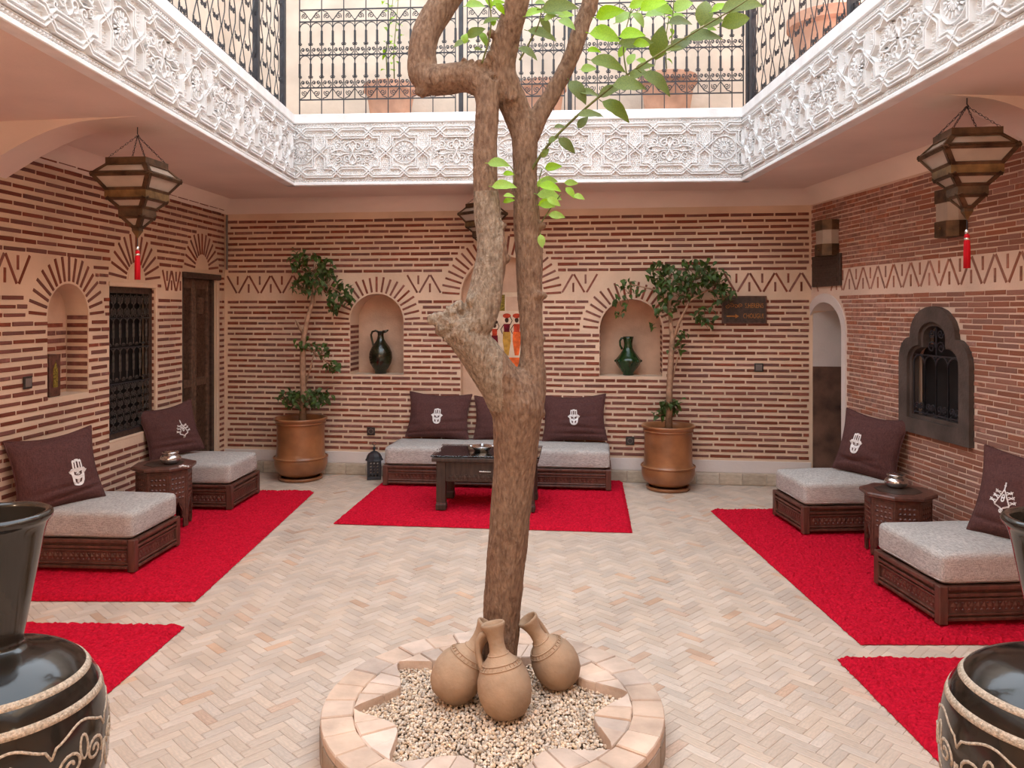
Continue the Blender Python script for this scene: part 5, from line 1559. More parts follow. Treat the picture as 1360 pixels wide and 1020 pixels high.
# ------------------------------------------------------------------ potted trees
def potted(label, X, Y, h, r, trunk, clumps, leaves, seed, n_leaf):
    t = thing('potted_tree', label, 'potted tree', (X, Y, 0), group='young trees in glazed terracotta pots')
    MB().lathe([(r * .70, 0.006), (r * .80, 0.008), (r * .84, .03), (r * .80, .036), (r * .72, .03)], 36).build('saucer', M['terra'], t, smooth=True)
    pf_ = [(.68, .03), (.80, .06), (.94, .12), (1.0, .22), (1.0, .29), (.985, .325), (.93, .345), (.915, .36), (.90, .42), (.89, .6), (.89, .8), (.905, .90), (.95, .945), (1.0, .965), (1.01, .985), (.99, 1.0), (.93, .995), (.86, .97), (.84, .88)]
    pf2 = [(a * r, .03 + b * (h - .03)) for a, b in pf_]
    pot = MB().lathe(pf2, 48).build('pot', M['terra'], t, smooth=True)
    for (q, a) in ((.33, 1.0), (.91, .92)):
        MB().tube([(a * r * math.cos(2 * PI * i / 48), a * r * math.sin(2 * PI * i / 48), .03 + q * (h - .03)) for i in range(48)], .008, 6, closed=True).build('rim_band', M['terra'], pot, smooth=True)
    MB().lathe([(0, h * .90), (r * .85, h * .90)], 32, cap0=False).build('soil', M['soil'], t)
    base = Vector((X, Y, 0))
    for lst in trunk:
        p = [at(a, b, Y + dy) - base for a, b, dy, w in lst]; ra = [w * Y / F for a, b, dy, w in lst]
        MB().tube(p, ra, 8).build('stem', M['barkp'] if 'barkp' in M else M['twig'], t, smooth=True)
    rnd = random.Random(seed); fo = MB(); st = MB()
    lv = [mesh_mb(leaf_mesh('tmp', None, .3, .22, s)) for s in range(3)]
    for (x, y, rx, ry, n) in clumps:
        c = at(x, y, Y)
        for k in range(int(n * .72)):
            while True:
                a, b, d = rnd.uniform(-1, 1), rnd.uniform(-1, 1), rnd.uniform(-1, 1)
                if a * a + b * b + d * d < 1: break
            p = at(x + a * rx, y + b * ry, Y + d * rx * Y / F * 0.9) - base
            mxY = 7.2036 - 0.12734 * (p.x + X) - 0.03
            if p.y + Y > mxY: p.y = mxY - Y - rnd.uniform(0, .05)
            s = rnd.uniform(.052, .085)
            az = rnd.uniform(0, 2 * PI); dr = rnd.uniform(.1, 1.1)
            ex = Vector((math.cos(az) * math.cos(dr), math.sin(az) * math.cos(dr), -math.sin(dr)))
            ref = Vector((rnd.uniform(-.5, .5), rnd.uniform(-.8, .1), 1)).normalized(); ey = ref.cross(ex).normalized(); ez = ex.cross(ey)
            m = Matrix(((ex.x, ey.x, ez.x, p.x), (ex.y, ey.y, ez.y, p.y), (ex.z, ey.z, ez.z, p.z), (0, 0, 0, 1))) @ Matrix.Diagonal((s, s * 1.25, s, 1))
            q = lv[k % 3]; fo.add(q.v, q.f, m)
            if k % 4 == 0:
                cc = at(x, y + ry * .5, Y) - base
                st.tube([cc, (cc + p) / 2 + Vector((0, 0, .02)), p], [.003, .0022, .0014], 4, cap=False)
    fo.build('foliage', M['leafp'], t, smooth=True, kind='stuff')
    st.build('twigs', M['twig'], t, kind='stuff')
    return t
M['barkp'] = mat('pale_stem', (0.36, 0.21, 0.13), 0.85, 0.2, 20, 0.4, 60, spec=0.2)
potted('leaning young tree in a glazed terracotta pot beside the lattice door', -1.90, 7.19, 0.565, 0.237,
       [[(402, 560, 0, 5), (403, 520, 0, 4), (402, 480, 0, 4), (403, 450, 0, 3.6), (408, 425, 0, 3), (415, 400, 0, 2.6), (417, 380, 0, 2), (420, 350, 0, 1.4)], [(404, 445, 0, 2.4), (398, 435, 0, 1.8), (393, 425, 0, 1.2)],
        [(404, 515, 0, 1.6), (412, 490, 0, 1.2), (418, 465, 0, 1.0)], [(416, 385, 0, 1.6), (435, 378, 0, 1.2), (455, 390, 0, 1)], [(404, 460, 0, 1.6), (420, 470, 0, 1.2), (440, 485, 0, .9)]],
       [(415, 355, 30, 22, 120), (430, 375, 28, 18, 80), (405, 378, 20, 18, 50), (455, 392, 18, 16, 55), (440, 405, 12, 14, 22), (398, 340, 16, 12, 25), (402, 455, 12, 9, 20), (425, 465, 16, 12, 34), (442, 488, 14, 10, 28), (403, 530, 33, 13, 110), (425, 528, 20, 12, 40), (385, 528, 18, 12, 34), (444, 412, 6, 10, 8)], None, 31, 0)
potted('bushy young tree in a glazed terracotta pot beside the wooden sign', 1.36, 6.79, 0.555, 0.227,
       [[(888, 570, 0, 5), (889, 520, 0, 4.2), (891, 480, 0, 4), (893, 450, 0, 3.4), (891, 430, 0, 2.8), (889, 405, 0, 2.2), (892, 380, 0, 1.6)], [(893, 455, 0, 2.8), (901, 430, 0, 2.2), (912, 408, 0, 1.8), (920, 385, 0, 1.3)],
        [(889, 405, 0, 1.6), (870, 385, 0, 1.2), (840, 378, 0, .9)], [(915, 400, 0, 1.5), (940, 385, 0, 1.2), (965, 390, 0, .9)], [(889, 525, 0, 1.4), (896, 490, 0, 1.1), (905, 455, 0, .9)]],
       [(890, 372, 32, 20, 110), (925, 362, 36, 20, 130), (950, 372, 22, 18, 60), (960, 392, 18, 14, 45), (905, 390, 30, 14, 70), (875, 358, 16, 10, 25), (835, 383, 22, 14, 30), (825, 400, 10, 14, 14), (821, 418, 7, 7, 8), (880, 410, 20, 12, 30), (935, 418, 16, 12, 26), (942, 430, 8, 8, 8), (866, 435, 8, 8, 8), (897, 460, 14, 14, 18), (908, 445, 10, 10, 12), (889, 541, 15, 9, 55), (900, 535, 10, 8, 18), (876, 550, 10, 7, 14)], None, 32, 0)

# ------------------------------------------------------------------ green jugs in the niches
def nichepos(d, w, du=0.0):
    return FB @ Vector((d['c'] + du, d['zb'] + 0.001, w))
p = nichepos(NICHE_B[0], -0.13)
j1 = thing('glazed_jug', 'dark olive glazed jug with a long handle and flat spout', 'jug', p, R(-7))
MB().lathe([(.052, 0), (.056, .006), (.053, .03), (.075, .055), (.100, .10), (.110, .15), (.106, .20), (.085, .25), (.052, .295), (.034, .325), (.028, .36), (.030, .385), (.046, .395), (.048, .402), (.030, .402), (.022, .38)], 32).build('body', M['greend'], j1, smooth=True)
MB().tube([(-.02, 0, .395), (-.05, 0, .405), (-.082, 0, .395), (-.094, 0, .365), (-.088, 0, .33), (-.072, 0, .27), (-.068, 0, .25)], [.009, .010, .010, .010, .010, .010, .010], 8).build('handle', M['greend'], j1, smooth=True)
MB().tube([(.02, 0, .394), (.05, 0, .400), (.075, 0, .412)], [.016, .013, .006], 8).build('spout', M['greend'], j1, smooth=True)
p = nichepos(NICHE_B[1], -0.13, -0.02)
j2 = thing('glazed_jug', 'bright green glazed jug with pinched ribbed belly', 'jug', p, R(-7))
bd = MB(); bd.lathe([(.046, 0), (.05, .006), (.046, .02), (.07, .05), (.100, .095), (.112, .125), (.115, .135), (.100, .155), (.075, .19), (.052, .225), (.040, .25), (.038, .285), (.044, .325), (.050, .35), (.040, .35), (.030, .32)], 48)
for i, v in enumerate(bd.v):
    w = math.atan2(v[1], v[0]); k = 1 + 0.045 * math.cos(w * 10) * max(0, 1 - abs(v[2] - .12) / .1); bd.v[i] = (v[0] * k, v[1] * k, v[2])
bd.build('body', M['green'], j2, smooth=True)
MB().tube([(-.035, 0, .335), (-.06, 0, .335), (-.075, 0, .31), (-.072, 0, .27), (-.055, 0, .235)], .010, 8).build('handle', M['green'], j2, smooth=True)
for k in range(8):
    w = R(45 * k); MB().ball((.116 * math.cos(w), .116 * math.sin(w), .13), .012, sub=1).build('knob', M['green'], j2, smooth=True)

# ------------------------------------------------------------------ painting in the middle niche
pm = FB @ Matrix.Translation((uB(-0.075) + 0.03, 0.97, -0.080))
pt_ = thing('painting', 'unframed canvas of women carrying baskets hung in the middle niche', 'painting', matrix=pm)
MB().cbox(-.29, .29, 0, .73, -.02, 0, .003).build('canvas', M['canvas'], pt_)
MB().box(-.29, .29, .04, .13, 0.0, .0012).build('painted_ground', M['p_orange'], pt_)
MB().box(-.17, -.01, .56, .71, 0.0, .0012).build('painted_block', M['p_olive'], pt_)
MB().box(.0, .17, .56, .69, 0.0, .0012).build('painted_block', M['niche'], pt_)
def ell(mb, x, y, rx, ry, z=0.0015, n=14):
    mb.prism([(x + rx * math.cos(2 * PI * i / n), y + ry * math.sin(2 * PI * i / n)) for i in range(n)], 0.0, z)
for (x, s, dress, top_, hat) in ((-.215, .85, 'p_orange', 'p_maroon', 'p_red'), (-.105, .84, 'p_maroon', 'p_red', 'p_skin'), (.008, 1.0, 'p_ochre', 'p_maroon', 'p_red'), (.10, 1.0, 'p_orange', 'p_red', 'p_red'), (.21, .9, 'p_maroon', 'p_ochre', 'p_orange')):
    y0 = .15
    a = MB(); a.prism([(x - .018 * s, y0), (x + .018 * s, y0), (x + .038 * s, y0 + .13 * s), (x + .034 * s, y0 + .22 * s), (x - .034 * s, y0 + .22 * s), (x - .038 * s, y0 + .13 * s)], 0, .0016); a.build('painted_dress', M[dress], pt_)
    a = MB(); a.prism([(x - .026 * s, y0 + .215 * s), (x + .026 * s, y0 + .215 * s), (x + .03 * s, y0 + .29 * s), (x - .03 * s, y0 + .29 * s)], 0, .0018); a.build('painted_blouse', M[top_], pt_)
    a = MB(); ell(a, x, y0 + .325 * s, .018 * s, .024 * s); a.tube([(x - .03 * s, y0 + .28 * s, .001), (x - .055 * s, y0 + .24 * s, .001), (x - .04 * s, y0 + .20 * s, .001)], .005 * s, 4); a.tube([(x + .03 * s, y0 + .28 * s, .001), (x + .05 * s, y0 + .32 * s, .001), (x + .03 * s, y0 + .36 * s, .001)], .005 * s, 4)
    a.build('painted_head', M['p_skin'], pt_)
    a = MB(); ell(a, x, y0 + .365 * s, .038 * s, .022 * s, .002); a.build('painted_basket', M[hat], pt_)

# ------------------------------------------------------------------ signs, sconces, switches
sg = thing('wooden_sign', 'dark wooden sign with gilt lettering and an arrow on the far wall', 'sign', matrix=FB @ Matrix.Translation((uB(2.055), 1.54, 0.005)))
MB().cbox(-.19, .19, -.122, .122, 0, .018, .003).build('board', M['woodd'], sg)
bf = MB(); bf.box(-.19, .19, -.122, -.112, .017, .022); bf.box(-.19, .19, .112, .122, .017, .022); bf.box(-.19, -.18, -.122, .122, .017, .022); bf.box(.18, .19, -.122, .122, .017, .022); bf.build('border', M['wood'], sg)
for (s_, x, y) in (('S.HERENS', .085, .035), ('CHOUGUI', .078, -.055)):
    q = text_mb(s_, .052, .001); q.v = [(v[0] * .72 + x, v[1] * 1.15 + y, v[2] + .0195) for v in q.v]; q.build('lettering', M['gold'], sg)
sw_ = MB()
for k in range(4): sw_.tube([(p[0], p[1], .02) for p in spiral((-.145 + .038 * k, .030 + .008 * (k % 2)), .004, .021, k, 1.2, 12)], .003, 4)
sw_.build('script', M['gold'], sg)
ar_ = MB(); ar_.box(-.15, -.075, -.062, -.050, .018, .0215); ar_.prism([(-.075, -.075), (-.045, -.056), (-.075, -.037)], .018, .0215); ar_.build('arrow', M['gold'], sg)
pq = thing('wooden_plaque', 'plain dark carved wooden plaque above the arched doorway', 'plaque', matrix=FR @ Matrix.Translation((uR(6.56), 1.86, 0.004)))
MB().cbox(-.25, .25, -.125, .135, 0, .02, .004).build('board', M['woodd'], pq)
for k in range(3): MB().cbox(-.21, .21, -.09 + k * .07, -.05 + k * .07, .019, .024, .003).build('relief_row', M['woodd'], pq)
def sconce(label, u, z, w, h):
    t = thing('wall_sconce', label, 'wall lamp', matrix=FR @ Matrix.Translation((u, z, 0.004)), group='brass wall sconces')
    d = w * .55
    def half(n, z0, z1, k=1.0):
        mb = MB(); pl = [(-w / 2 * k, 0), (-w / 2 * k, d * .5), (-w * .3 * k, d * k), (w * .3 * k, d * k), (w / 2 * k, d * .5), (w / 2 * k, 0)]
        vs = [(x, zz, y) for zz in (z0, z1) for x, y in pl]; m_ = len(pl)
        return mb.add(vs, [tuple(range(m_)), tuple(range(2 * m_ - 1, m_ - 1, -1))] + [(i, (i + 1) % m_, m_ + (i + 1) % m_, m_ + i)[::-1] for i in range(m_)])
    half(0, -h / 2, -h * .17).build('lower_band', M['brassd'], t)
    half(0, -h * .17, h * .22, .93).build('shade', M['frost'], t)
    half(0, h * .22, h / 2).build('upper_band', M['brassd'], t)
    MB().ball((0, -h * .32, d), .012, sub=1).build('boss', M['brass'], t, smooth=True)
sconce('tall half round brass sconce above the wooden plaque', uR(6.47), 2.125, .22, .29)
sconce('tall half round brass sconce on the wall above the keyhole window', uR(4.86), 2.135, .20, .29)
def switch(name, label, cat, mtx, s, kind):
    t = thing(name, label, cat, matrix=mtx)
    MB().cbox(-s / 2, s / 2, -s / 2, s / 2, 0, .010, .002).build('plate', M['switch'], t)
    if kind == 'switch': MB().cbox(-s * .36, s * .36, -s * .36, s * .36, .009, .014, .002).build('rocker', M['switchp'], t)
    else:
        o = MB(); o.tube([(s * .3 * math.cos(2 * PI * i / 16), s * .3 * math.sin(2 * PI * i / 16), .010) for i in range(16)], .003, 5, closed=True); o.build('socket_ring', M['switchp'], t)
switch('light_switch', 'dark square light switch beside the arched niche with a box lantern', 'light switch', FL @ Matrix.Translation((uL(4.76), 1.105, .004)), .075, 'switch')
switch('light_switch', 'dark square light switch low beside the arched doorway', 'light switch', FB @ Matrix.Translation((uB(2.18), 1.035, .004)), .075, 'switch')
switch('wall_socket', 'dark wall socket above the small floor lantern', 'wall socket', FB @ Matrix.Translation((uB(-1.29), .41, .004)), .075, 'socket')
switch('wall_socket', 'dark wall socket between the sofa and the potted tree', 'wall socket', FB @ Matrix.Translation((uB(1.075), .37, .004)), .075, 'socket')

# box lantern and spot in the left niche
bl = thing('box_lantern', 'small dark wooden box lantern with pointed arch window in the wall niche', 'lantern', matrix=FL @ Matrix.Translation((NICHE_L['c'] - 0.10, NICHE_L['zb'] + .001, -0.08)))
MB().cbox(-.055, .055, 0, .27, -.055, .055, .004).build('body', M['wood'], bl)
pa = [(-.022, .06), (.022, .06), (.022, .17), (.012, .20), (0, .225), (-.012, .20), (-.022, .17)]
for mtx in (Matrix.Translation((0, 0, .0555)), Matrix.Translation((-.0555, 0, 0)) @ Matrix.Rotation(-PI / 2, 4, 'Y'), Matrix.Translation((.0555, 0, 0)) @ Matrix.Rotation(PI / 2, 4, 'Y')):
    MB().prism(pa, 0, .002, mtx).build('window', M['p_olive'], bl)
ro = thing('round_spotlight', 'small round recessed spotlight high in the wall niche', 'spotlight', matrix=FL @ Matrix.Translation((NICHE_L['c'] - .06, 1.60, -0.158)))
MB().lathe([(.0, .002), (.03, .004), (.036, .012), (.045, .012), (.048, .0)], 24, cap0=False).build('ring', M['white'], ro, smooth=True)
MB().lathe([(0, .006), (.03, .006)], 20, cap0=False).build('lens', M['frost'], ro)

# small floor lantern beside the sofa
fl_ = thing('floor_lantern', 'small black pierced metal lantern standing beside the long sofa', 'lantern', (at(497, 0, 7.19).x, 7.19, 0.006), R(8))
MB().cbox(-.062, .062, -.062, .062, 0, .018, .003).build('base', M['iron'], fl_)
for (sx, sy) in ((-1, -1), (1, -1), (-1, 1), (1, 1)): MB().cbox(sx * .056 - .006, sx * .056 + .006, sy * .056 - .006, sy * .056 + .006, .018, .17, .002).build('corner_bar', M['iron'], fl_)
for k in range(4):
    s_ = filled([rect(-.05, .05, .018, .165)] + [[(x + .010 * math.cos(PI / 3 * i), z + .010 * math.sin(PI / 3 * i)) for i in range(6)] for x in (-.03, 0, .03) for z in (.04, .068, .096, .124, .150)], .003, M['iron'], 'pierced_panel')
    link('pierced_panel', s_, fl_, rot=None).matrix_local = Matrix.Rotation(PI / 2 * k, 4, 'Z') @ Matrix.Translation((0, -.056, 0)) @ Matrix.Rotation(PI / 2, 4, 'X')
MB().lathe([(.082, .168), (.072, .185), (.066, .205), (.052, .228), (.028, .246), (.010, .252), (.008, .262), (.016, .272), (.014, .285), (.004, .292), (.003, .305)], 8).build('dome', M['iron'], fl_)
MB().tube([(.016 * math.cos(2 * PI * i / 14), 0, .318 + .016 * math.sin(2 * PI * i / 14)) for i in range(14)], .003, 4, closed=True).build('ring', M['iron'], fl_)

# ------------------------------------------------------------------ hanging lanterns
def lantern(label, X, Y, ztop, zhook, s, rot):
    """square stepped lantern tapering downwards with frosted panes, chains, red tassel; s = widest side"""
    t = thing('hanging_lantern', label, 'lantern', (X, Y, ztop), rot, group='hanging brass lanterns')
    h = s / 2
    L = [(.66, 0.0), (.66, -.095), (1.0, -.28), (.68, -.52), (.68, -.64), (.40, -.80), (.40, -.92), (.12, -1.10), (.12, -1.15), (.0, -1.28)]
    L = [(a * h, b * s) for a, b in L]
    def ring(a): return [(-a, -a), (a, -a), (a, a), (-a, a)]
    kinds = ['band', 'pane', 'pane', 'band', 'pane', 'band', 'pane', 'band', 'tip']
    for i, k in enumerate(kinds):
        (a0, z0), (a1, z1) = L[i], L[i + 1]
        p, q = ring(a0), ring(a1)
        if k in ('band', 'tip'):
            mb = MB(); e = 1.03
            vs = [(x * e, y * e, z0) for x, y in p] + [(x * e, y * e, z1) for x, y in q]
            mb.add(vs, [(j, 4 + j, 4 + (j + 1) % 4, (j + 1) % 4) for j in range(4)] + [(0, 1, 2, 3), (7, 6, 5, 4)])
            mb.build('metal_band' if k == 'band' else 'tip', M['brass'] if i in (3, 8) else M['brassd'], t)
        else:
            for j in range(4):
                A, B, C, D = [Vector(v) for v in ((*p[j], z0), (*p[(j + 1) % 4], z0), (*q[(j + 1) % 4], z1), (*q[j], z1))]
                pan = MB(); n = (B - A).cross(D - A); n = n.normalized() if n.length > 0 else Vector((0, 0, 1))
                c = (A + B + C + D) / 4
                if n.dot(Vector((c.x, c.y, 0))) < 0: n = -n
                pan.add([A - n * .003, B - n * .003, C - n * .003, D - n * .003], [(0, 1, 2, 3)])
                pan.build('pane', M['frost'], t)
                br = MB(); w = .020 * s / .34
                def strip(P, Q, inn, ww):
                    d1 = (inn - P); d2 = (inn - Q); e = (Q - P).normalized()
                    i1 = (d1 - e * d1.dot(e)).normalized() * ww
                    br.add([P, Q, Q + i1, P + i1, P + n * .004, Q + n * .004, Q + i1 + n * .004, P + i1 + n * .004], [(4, 5, 6, 7), (3, 2, 6, 7), (0, 1, 5, 4), (1, 2, 6, 5), (0, 3, 7, 4)])
                strip(A, B, c, w * .8); strip(C, D, c, w * .8); strip(B, C, c, w); strip(D, A, c, w)
                br.build('pane_frame', M['brassd'], t)
    hk = zhook - ztop
    for (x, y) in ring(.62 * h):
        P0, P1 = Vector((x, y, 0)), Vector((0, 0, hk - .02)); nl = max(4, int((P1 - P0).length / .017)); ch = MB()
        d = (P1 - P0).normalized(); a = d.orthogonal().normalized(); b = d.cross(a)
        for k in range(nl):
            c = P0 + (P1 - P0) * (k + .5) / nl; u = a if k % 2 else b; l_ = (P1 - P0).length / nl * .68
            ch.tube([c + d * l_ * math.cos(2 * PI * i / 6) + u * .0045 * math.sin(2 * PI * i / 6) for i in range(6)], .0014, 4, closed=True)
        ch.build('chain', M['iron'], t)
    hkm = MB(); hkm.tube([(0, 0, hk + .036), (0, 0, hk - .01), (.008, 0, hk - .02), (.0, 0, hk - .03)], .003, 5); hkm.build('hook', M['iron'], t)
    zb = L[-1][1]
    MB().tube([(0, 0, zb + .01), (0, 0, zb - .05)], .0022, 5).build('tassel_wire', M['iron'], t)
    ts = MB(); ts.lathe([(.0, zb - .23), (.016, zb - .23), (.0155, zb - .15), (.014, zb - .10), (.011, zb - .085), (.013, zb - .078), (.010, zb - .066), (.0, zb - .064)], 14); to = ts.build('tassel', M['tassel'], t, smooth=True)
    MB().lathe([(.012, zb - .096), (.0142, zb - .09), (.0125, zb - .084)], 14).build('silver_collar', M['silver'], to, smooth=True)
    MB().lathe([(.004, zb - .064), (.011, zb - .062), (.010, zb - .05), (.004, zb - .042)], 12).build('cap', M['silver'], to, smooth=True)
    return t
lantern('stepped brass lantern with red tassel hanging above the grille window side', -2.10, 4.46, 2.385, 2.545, .345, R(-6))
lantern('stepped brass lantern with red tassel hanging above the keyhole window side', 2.215, 3.83, 2.405, 2.55, .335, R(-8))
lantern('stepped brass lantern hanging behind the trunk before the middle niche', at(641, 0, 6.82).x, 6.82, 2.455, 2.575, .31, R(42))

# ------------------------------------------------------------------ railings of the upper gallery
RB0 = 3.164
def pipe(pts, r, n=4):
    mb = MB(); mb.tube(pts, r, n); return mb
PB = 0.0937
bz_ = dict(bot=.14, low=.24, mid=.515, up=.795, top=.895)
# meshes shared by all cells of the far railing (local: x along, y up)
b1 = MB(); b1.tube([(0, .03, 0), (0, .085, 0), (0, .09, 0), (0, .098, 0), (0, .20, 0), (0, .208, 0), (0, .232, 0)], [.0048, .0048, .011, .0105, .0105, .0048, .0048], 5)
for s in (-1, 1):
    b1.tube([(s * p[0], .092 + p[1], 0) for p in spiral((.012, 0), .003, .012, PI, 1.3, 9)], .0038, 4)
    b1.tube([(s * PB / 2 * (1 - math.cos(PI / 2 * i / 5)), .215 + .055 * math.sin(PI / 2 * i / 5), 0) for i in range(6)], .0042, 4)
BAL = b1.mesh('baluster', M['iron'])
BAL_END = {}
for sg_ in (-1, 1):                      # end balusters carry only the arch that points into their own panel
    be = MB(); be.tube([(0, .03, 0), (0, .085, 0), (0, .09, 0), (0, .098, 0), (0, .20, 0), (0, .208, 0), (0, .232, 0)], [.0048, .0048, .011, .0105, .0105, .0048, .0048], 5)
    be.tube([(sg_ * p[0], .092 + p[1], 0) for p in spiral((.012, 0), .003, .012, PI, 1.3, 9)], .0038, 4)
    be.tube([(sg_ * PB / 2 * (1 - math.cos(PI / 2 * i / 5)), .215 + .055 * math.sin(PI / 2 * i / 5), 0) for i in range(6)], .0042, 4)
    BAL_END[sg_] = be.mesh('baluster', M['iron'])
b2 = MB()
for s in (-1, 1):
    b2.tube([(s * (p[0] + .020), .045 + p[1], 0) for p in spiral((0, 0), .004, .016, PI * .6, 1.5, 12)], .0042, 4)
    b2.tube([(s * .036, .045, 0), (s * .034, .02, 0), (s * .018, .004, 0), (0, 0, 0)], .0042, 4)
CUR = b2.mesh('curl_pair', M['iron'])
b3 = MB()
for s in (-1, 1):
    b3.tube([(s * (p[0] + .050), .052 + p[1], 0) for p in spiral((0, 0), .004, .026, PI, 1.6, 14)], .0044, 4)
b3.tube([(-.085, .005, 0), (-.05, .02, 0), (0, .09, 0)], .0044, 4); b3.tube([(.085, .005, 0), (.05, .02, 0), (0, .09, 0)], .0044, 4)
SCR = b3.mesh('scroll', M['iron'])
def rail_panel(label, X0, X1):
    """far railing panel between two x positions along the back fascia"""
    fr_ = fB @ Matrix.Translation((0, RB0, -0.06))
    u0, u1 = X0 + 1.81, X1 + 1.81
    t = thing('railing', label, 'railing', matrix=fr_ @ Matrix.Translation((u0, 0, 0)), group='black wrought iron railings of the upper gallery')
    L = u1 - u0
    for k, v in bz_.items(): pipe([(0, v, 0), (L, v, 0)], .0068).build('rail', M['iron'], t)
    pipe([(0, .006, 0), (L, .006, 0)], .007).build('base_rail', M['iron'], t)
    n = max(2, round(L / PB)); pb = L / n
    for i in range(n + 1):
        u = i * pb
        lo, hi = (0.0, 1.12) if i % 2 == 0 else (bz_['bot'], bz_['up'] + .02)
        pipe([(u, lo, 0), (u, hi, 0)], .0052).build('upright', M['iron'], t)
        for z in (bz_['low'], bz_['mid']): link('baluster', BAL_END[1] if i == 0 else BAL_END[-1] if i == n else BAL, t, (u, z, 0), None, (pb / PB, 1, 1))
    for i in range(n):
        for z in (bz_['low'], bz_['mid']): link('curl_pair', CUR, t, ((i + .5) * pb, z + .002, 0))
    for i in range(0, n - 1, 2):
        for z, s in ((bz_['bot'], 1), (bz_['up'], -1)):
            link('scroll', SCR, t, ((i + 1) * pb, z + (.004 if s > 0 else .098), 0), None, (1, s * 1.0, 1))
    for u in (0, L):
        pipe([(u, 0, 0), (u, 1.3, 0)], .006).build('end_upright', M['iron'], t)
    return t
xb = lambda px: (px - 677) / F * 6.5
rail_panel('scrolled iron railing panel beside the left corner of the far gallery', xb(391), xb(604))
rail_panel('scrolled iron railing panel behind the forked trunk', xb(620), xb(750))
rail_panel('scrolled iron railing panel beside the right corner of the far gallery', xb(764), 1.900)
for px, lb_ in ((611.5, 'square black iron railing post beside the bent limb of the tree'), (757, 'square black iron railing post behind the leafy twig')):
    po = thing('railing_post', lb_, 'post', matrix=fB @ Matrix.Translation((xb(px) + 1.81, RB0, -0.06)), group='posts of the far railing')
    MB().cbox(-.018, .018, 0, 2.3, -.018, .018, .003).build('shaft', M['iron'], po)
    MB().cbox(-.032, .032, 0, .012, -.032, .032, .003).build('foot_plate', M['iron'], po)

# side railings: wavy bars, lozenges and scroll pairs
c1 = MB()
for s in (-1, 1):
    c1.tube([(.10 + s * q, z, 0) for q, z in ((.04, 0.0), (.045, .05), (.095, .155), (.045, .26), (.04, .31))], .0038, 4)
WAV = c1.mesh('wavy_bar', M['iron'])
c2 = MB()
for s in (-1, 1):
    c2.tube([(s * (p[0] + .022), p[1], 0) for p in spiral((0, 0), .004, .020, PI * .5, 1.7, 13)], .0036, 4)
    c2.tube([(s * .042, 0, 0), (s * .046, .03, 0)], .0036, 4)
SC2 = c2.mesh('scroll_pair', M['iron'])
def side_rail(label, fr_, L, posts):
    t = thing('railing', label, 'railing', matrix=fr_, group='black wrought iron railings of the upper gallery')
    for v in (.055, 1.0): pipe([(0, v, 0), (L, v, 0)], .008).build('rail', M['iron'], t)
    n = int(L / .2)
    for i in range(n):
        for q in range(3): link('wavy_bar', WAV, t, (i * .2, .06 + q * .31, 0))
        for q, z in enumerate((.085, .24, .395, .55, .705, .86)): link('scroll_pair', SC2, t, (i * .2 + (.1 if q % 2 else .0), z, 0))
        if i % 4 == 0: pipe([(i * .2, 0, 0), (i * .2, .06, 0)], .007).build('foot', M['iron'], t)
    for u in posts: MB().cbox(u - .022, u + .022, 0, 2.4, -.022, .022, .003).build('post', M['iron'], t)
    return t
side_rail('iron railing of lozenges and scroll pairs above the grille window side', fL @ Matrix.Translation((3.3, RB0, -0.05)), 3.4, (1.08, 2.70, 3.38))
side_rail('iron railing of lozenges and scroll pairs above the arched doorway side', fR @ Matrix.Translation((-0.05, RB0, -0.05)), 3.4, (.03, .13, 1.95))

# upstairs: flower pots, white curtain, wooden canopy, pink curtain
def up_pot(label, X, Y, r, h, plant):
    t = thing('flower_pot', label, 'flower pot', (X, Y, ZUP), group='terracotta pots on the upper gallery')
    MB().lathe([(r * .72, 0), (r * .95, h * .80), (r * 1.0, h * .82), (r * 1.08, h * .84), (r * 1.08, h * .98), (r * 1.0, h), (r * .9, h * .97), (r * .86, h * .8)], 36).build('pot', M['terrap'], t, smooth='auto')
    MB().lathe([(0, h * .86), (r * .88, h * .86)], 24, cap0=False).build('soil', M['soil'], t)
    rnd = random.Random(int(X * 100)); fo = MB(); lv = mesh_mb(leaf_mesh('tmp', None, .3, .2, 3))
    for k in range(plant):
        a = rnd.uniform(-.05, .05); p = [(a, 0, h * .85), (a + rnd.uniform(-.03, .03), 0, h + .3), (a + rnd.uniform(-.06, .06), 0, h + .8)]
        MB().tube(p, [.006, .005, .003], 5).build('stem', M['twigg'], t, smooth=True)
        for q in range(14):
            z = h + .15 + .05 * q; s = rnd.uniform(.05, .08)
            m = Matrix.Translation((a + rnd.uniform(-.05, .05), rnd.uniform(-.04, .04), z)) @ Matrix.Rotation(rnd.uniform(0, 6.3), 4, 'Z') @ Matrix.Rotation(rnd.uniform(-.8, .8), 4, 'Y') @ Matrix.Diagonal((s, s, s, 1))
            fo.add(lv.v, lv.f, m)
    if fo.v: fo.build('foliage', M['leafb'], t, smooth=True, kind='stuff')
up_pot('pale terracotta pot with a thin climbing plant behind the far railing', at(519, 0, 7.0).x, 6.98, .215, .42, 2)
up_pot('pale terracotta pot on the upper gallery just right of the forked trunk', at(719, 0, 6.9).x, 6.86, .20, .40, 0)
up_pot('pale terracotta pot on the upper gallery behind the hanging leafy twig', at(884, 0, 6.8).x, 6.72, .23, .42, 1)
up_pot('wide pale terracotta pot behind the railing on the doorway side', 2.25, 5.55, .27, .50, 1)
cu_ = thing('curtain', 'white curtain hanging on the upper gallery wall', 'curtain', matrix=FL @ Matrix.Translation((uL(5.55), ZUP + .01, .05)))
vs = []; n = 30
for i in range(n + 1):
    for z in (0, 2.2): vs.append((i * .02, z, .025 * math.sin(i * 1.3)))
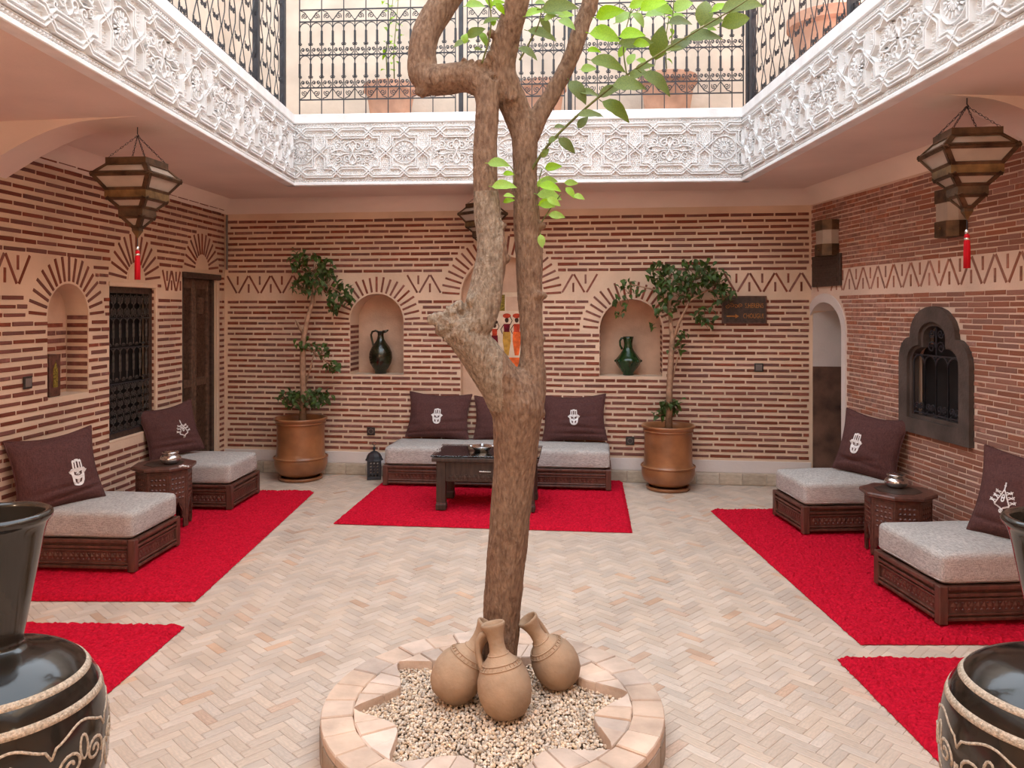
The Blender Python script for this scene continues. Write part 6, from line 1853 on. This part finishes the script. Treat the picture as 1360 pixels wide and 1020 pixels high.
MB().add(vs + [(v[0], v[1], v[2] - .012) for v in vs], [(2 * i, 2 * i + 2, 2 * i + 3, 2 * i + 1) for i in range(n)] + [(2 * n + 2 + 2 * i, 2 * n + 2 + 2 * i + 1, 2 * n + 2 + 2 * i + 3, 2 * n + 2 + 2 * i + 2) for i in range(n)]).build('cloth', M['white'], cu_, smooth=True)
MB().tube([(-.05, 2.2, 0), (.65, 2.2, 0)], .012, 6).build('curtain_rod', M['iron'], cu_)
cn = thing('canopy', 'brown wooden canopy box fixed to the upper gallery wall', 'canopy', matrix=FL @ Matrix.Translation((uL(4.9), ZUP + .55, .004)))
MB().cbox(-.35, .30, 0, .05, 0, .30, .006).build('shelf', M['honey'], cn)
MB().cbox(-.32, .27, .05, .45, 0, .26, .006).build('box', M['honey'], cn)
pkc = thing('curtain', 'pink curtain hanging on the upper gallery wall', 'curtain', matrix=FR @ Matrix.Translation((uR(5.05), ZUP + .01, .05)))
MB().add([(v[0] * 1.3, v[1], v[2]) for v in vs] + [(v[0] * 1.3, v[1], v[2] - .012) for v in vs], [(2 * i, 2 * i + 2, 2 * i + 3, 2 * i + 1) for i in range(n)] + [(2 * n + 2 + 2 * i, 2 * n + 2 + 2 * i + 1, 2 * n + 2 + 2 * i + 3, 2 * n + 2 + 2 * i + 2) for i in range(n)]).build('cloth', M['pink'], pkc, smooth=True)
MB().tube([(-.05, 2.2, 0), (.83, 2.2, 0)], .012, 6).build('curtain_rod', M['iron'], pkc)
# cable run in the far left corner
cb = tag(MB().tube([(CL.x + .03, CL.y - .035, 1.92), (CL.x + .035, CL.y - .04, 2.1), (CL.x + .03, CL.y - .035, 2.3), (CL.x + .034, CL.y - .04, 2.44)], .010, 6).build('cable', M['switchp']), 'grey cable running down the far corner by the lattice door', 'cable')

# ------------------------------------------------------------------ near gallery: unseen lanterns added behind the viewer for warm frontal fill
def fill_lantern(label, X, Y, watts):
    t = lantern(label, X, Y, 2.40, 2.55, .30, 0.0)
    ld = bpy.data.lights.new('fill_light', 'POINT'); ld.energy = watts; ld.color = (1.0, 0.79, 0.56); ld.shadow_soft_size = 0.12
    lo = bpy.data.objects.new('fill_light', ld); COL.objects.link(lo); lo.location = (X, Y, 1.90)  # added warm fill, hung just below the lantern body
    t['group'] = 'added fill lanterns of the near gallery'
fill_lantern('added brass fill lantern in the near gallery on the grille window side', -1.9, -0.75, 85)
fill_lantern('added brass fill lantern in the near gallery on the keyhole window side', 1.9, -0.75, 30)
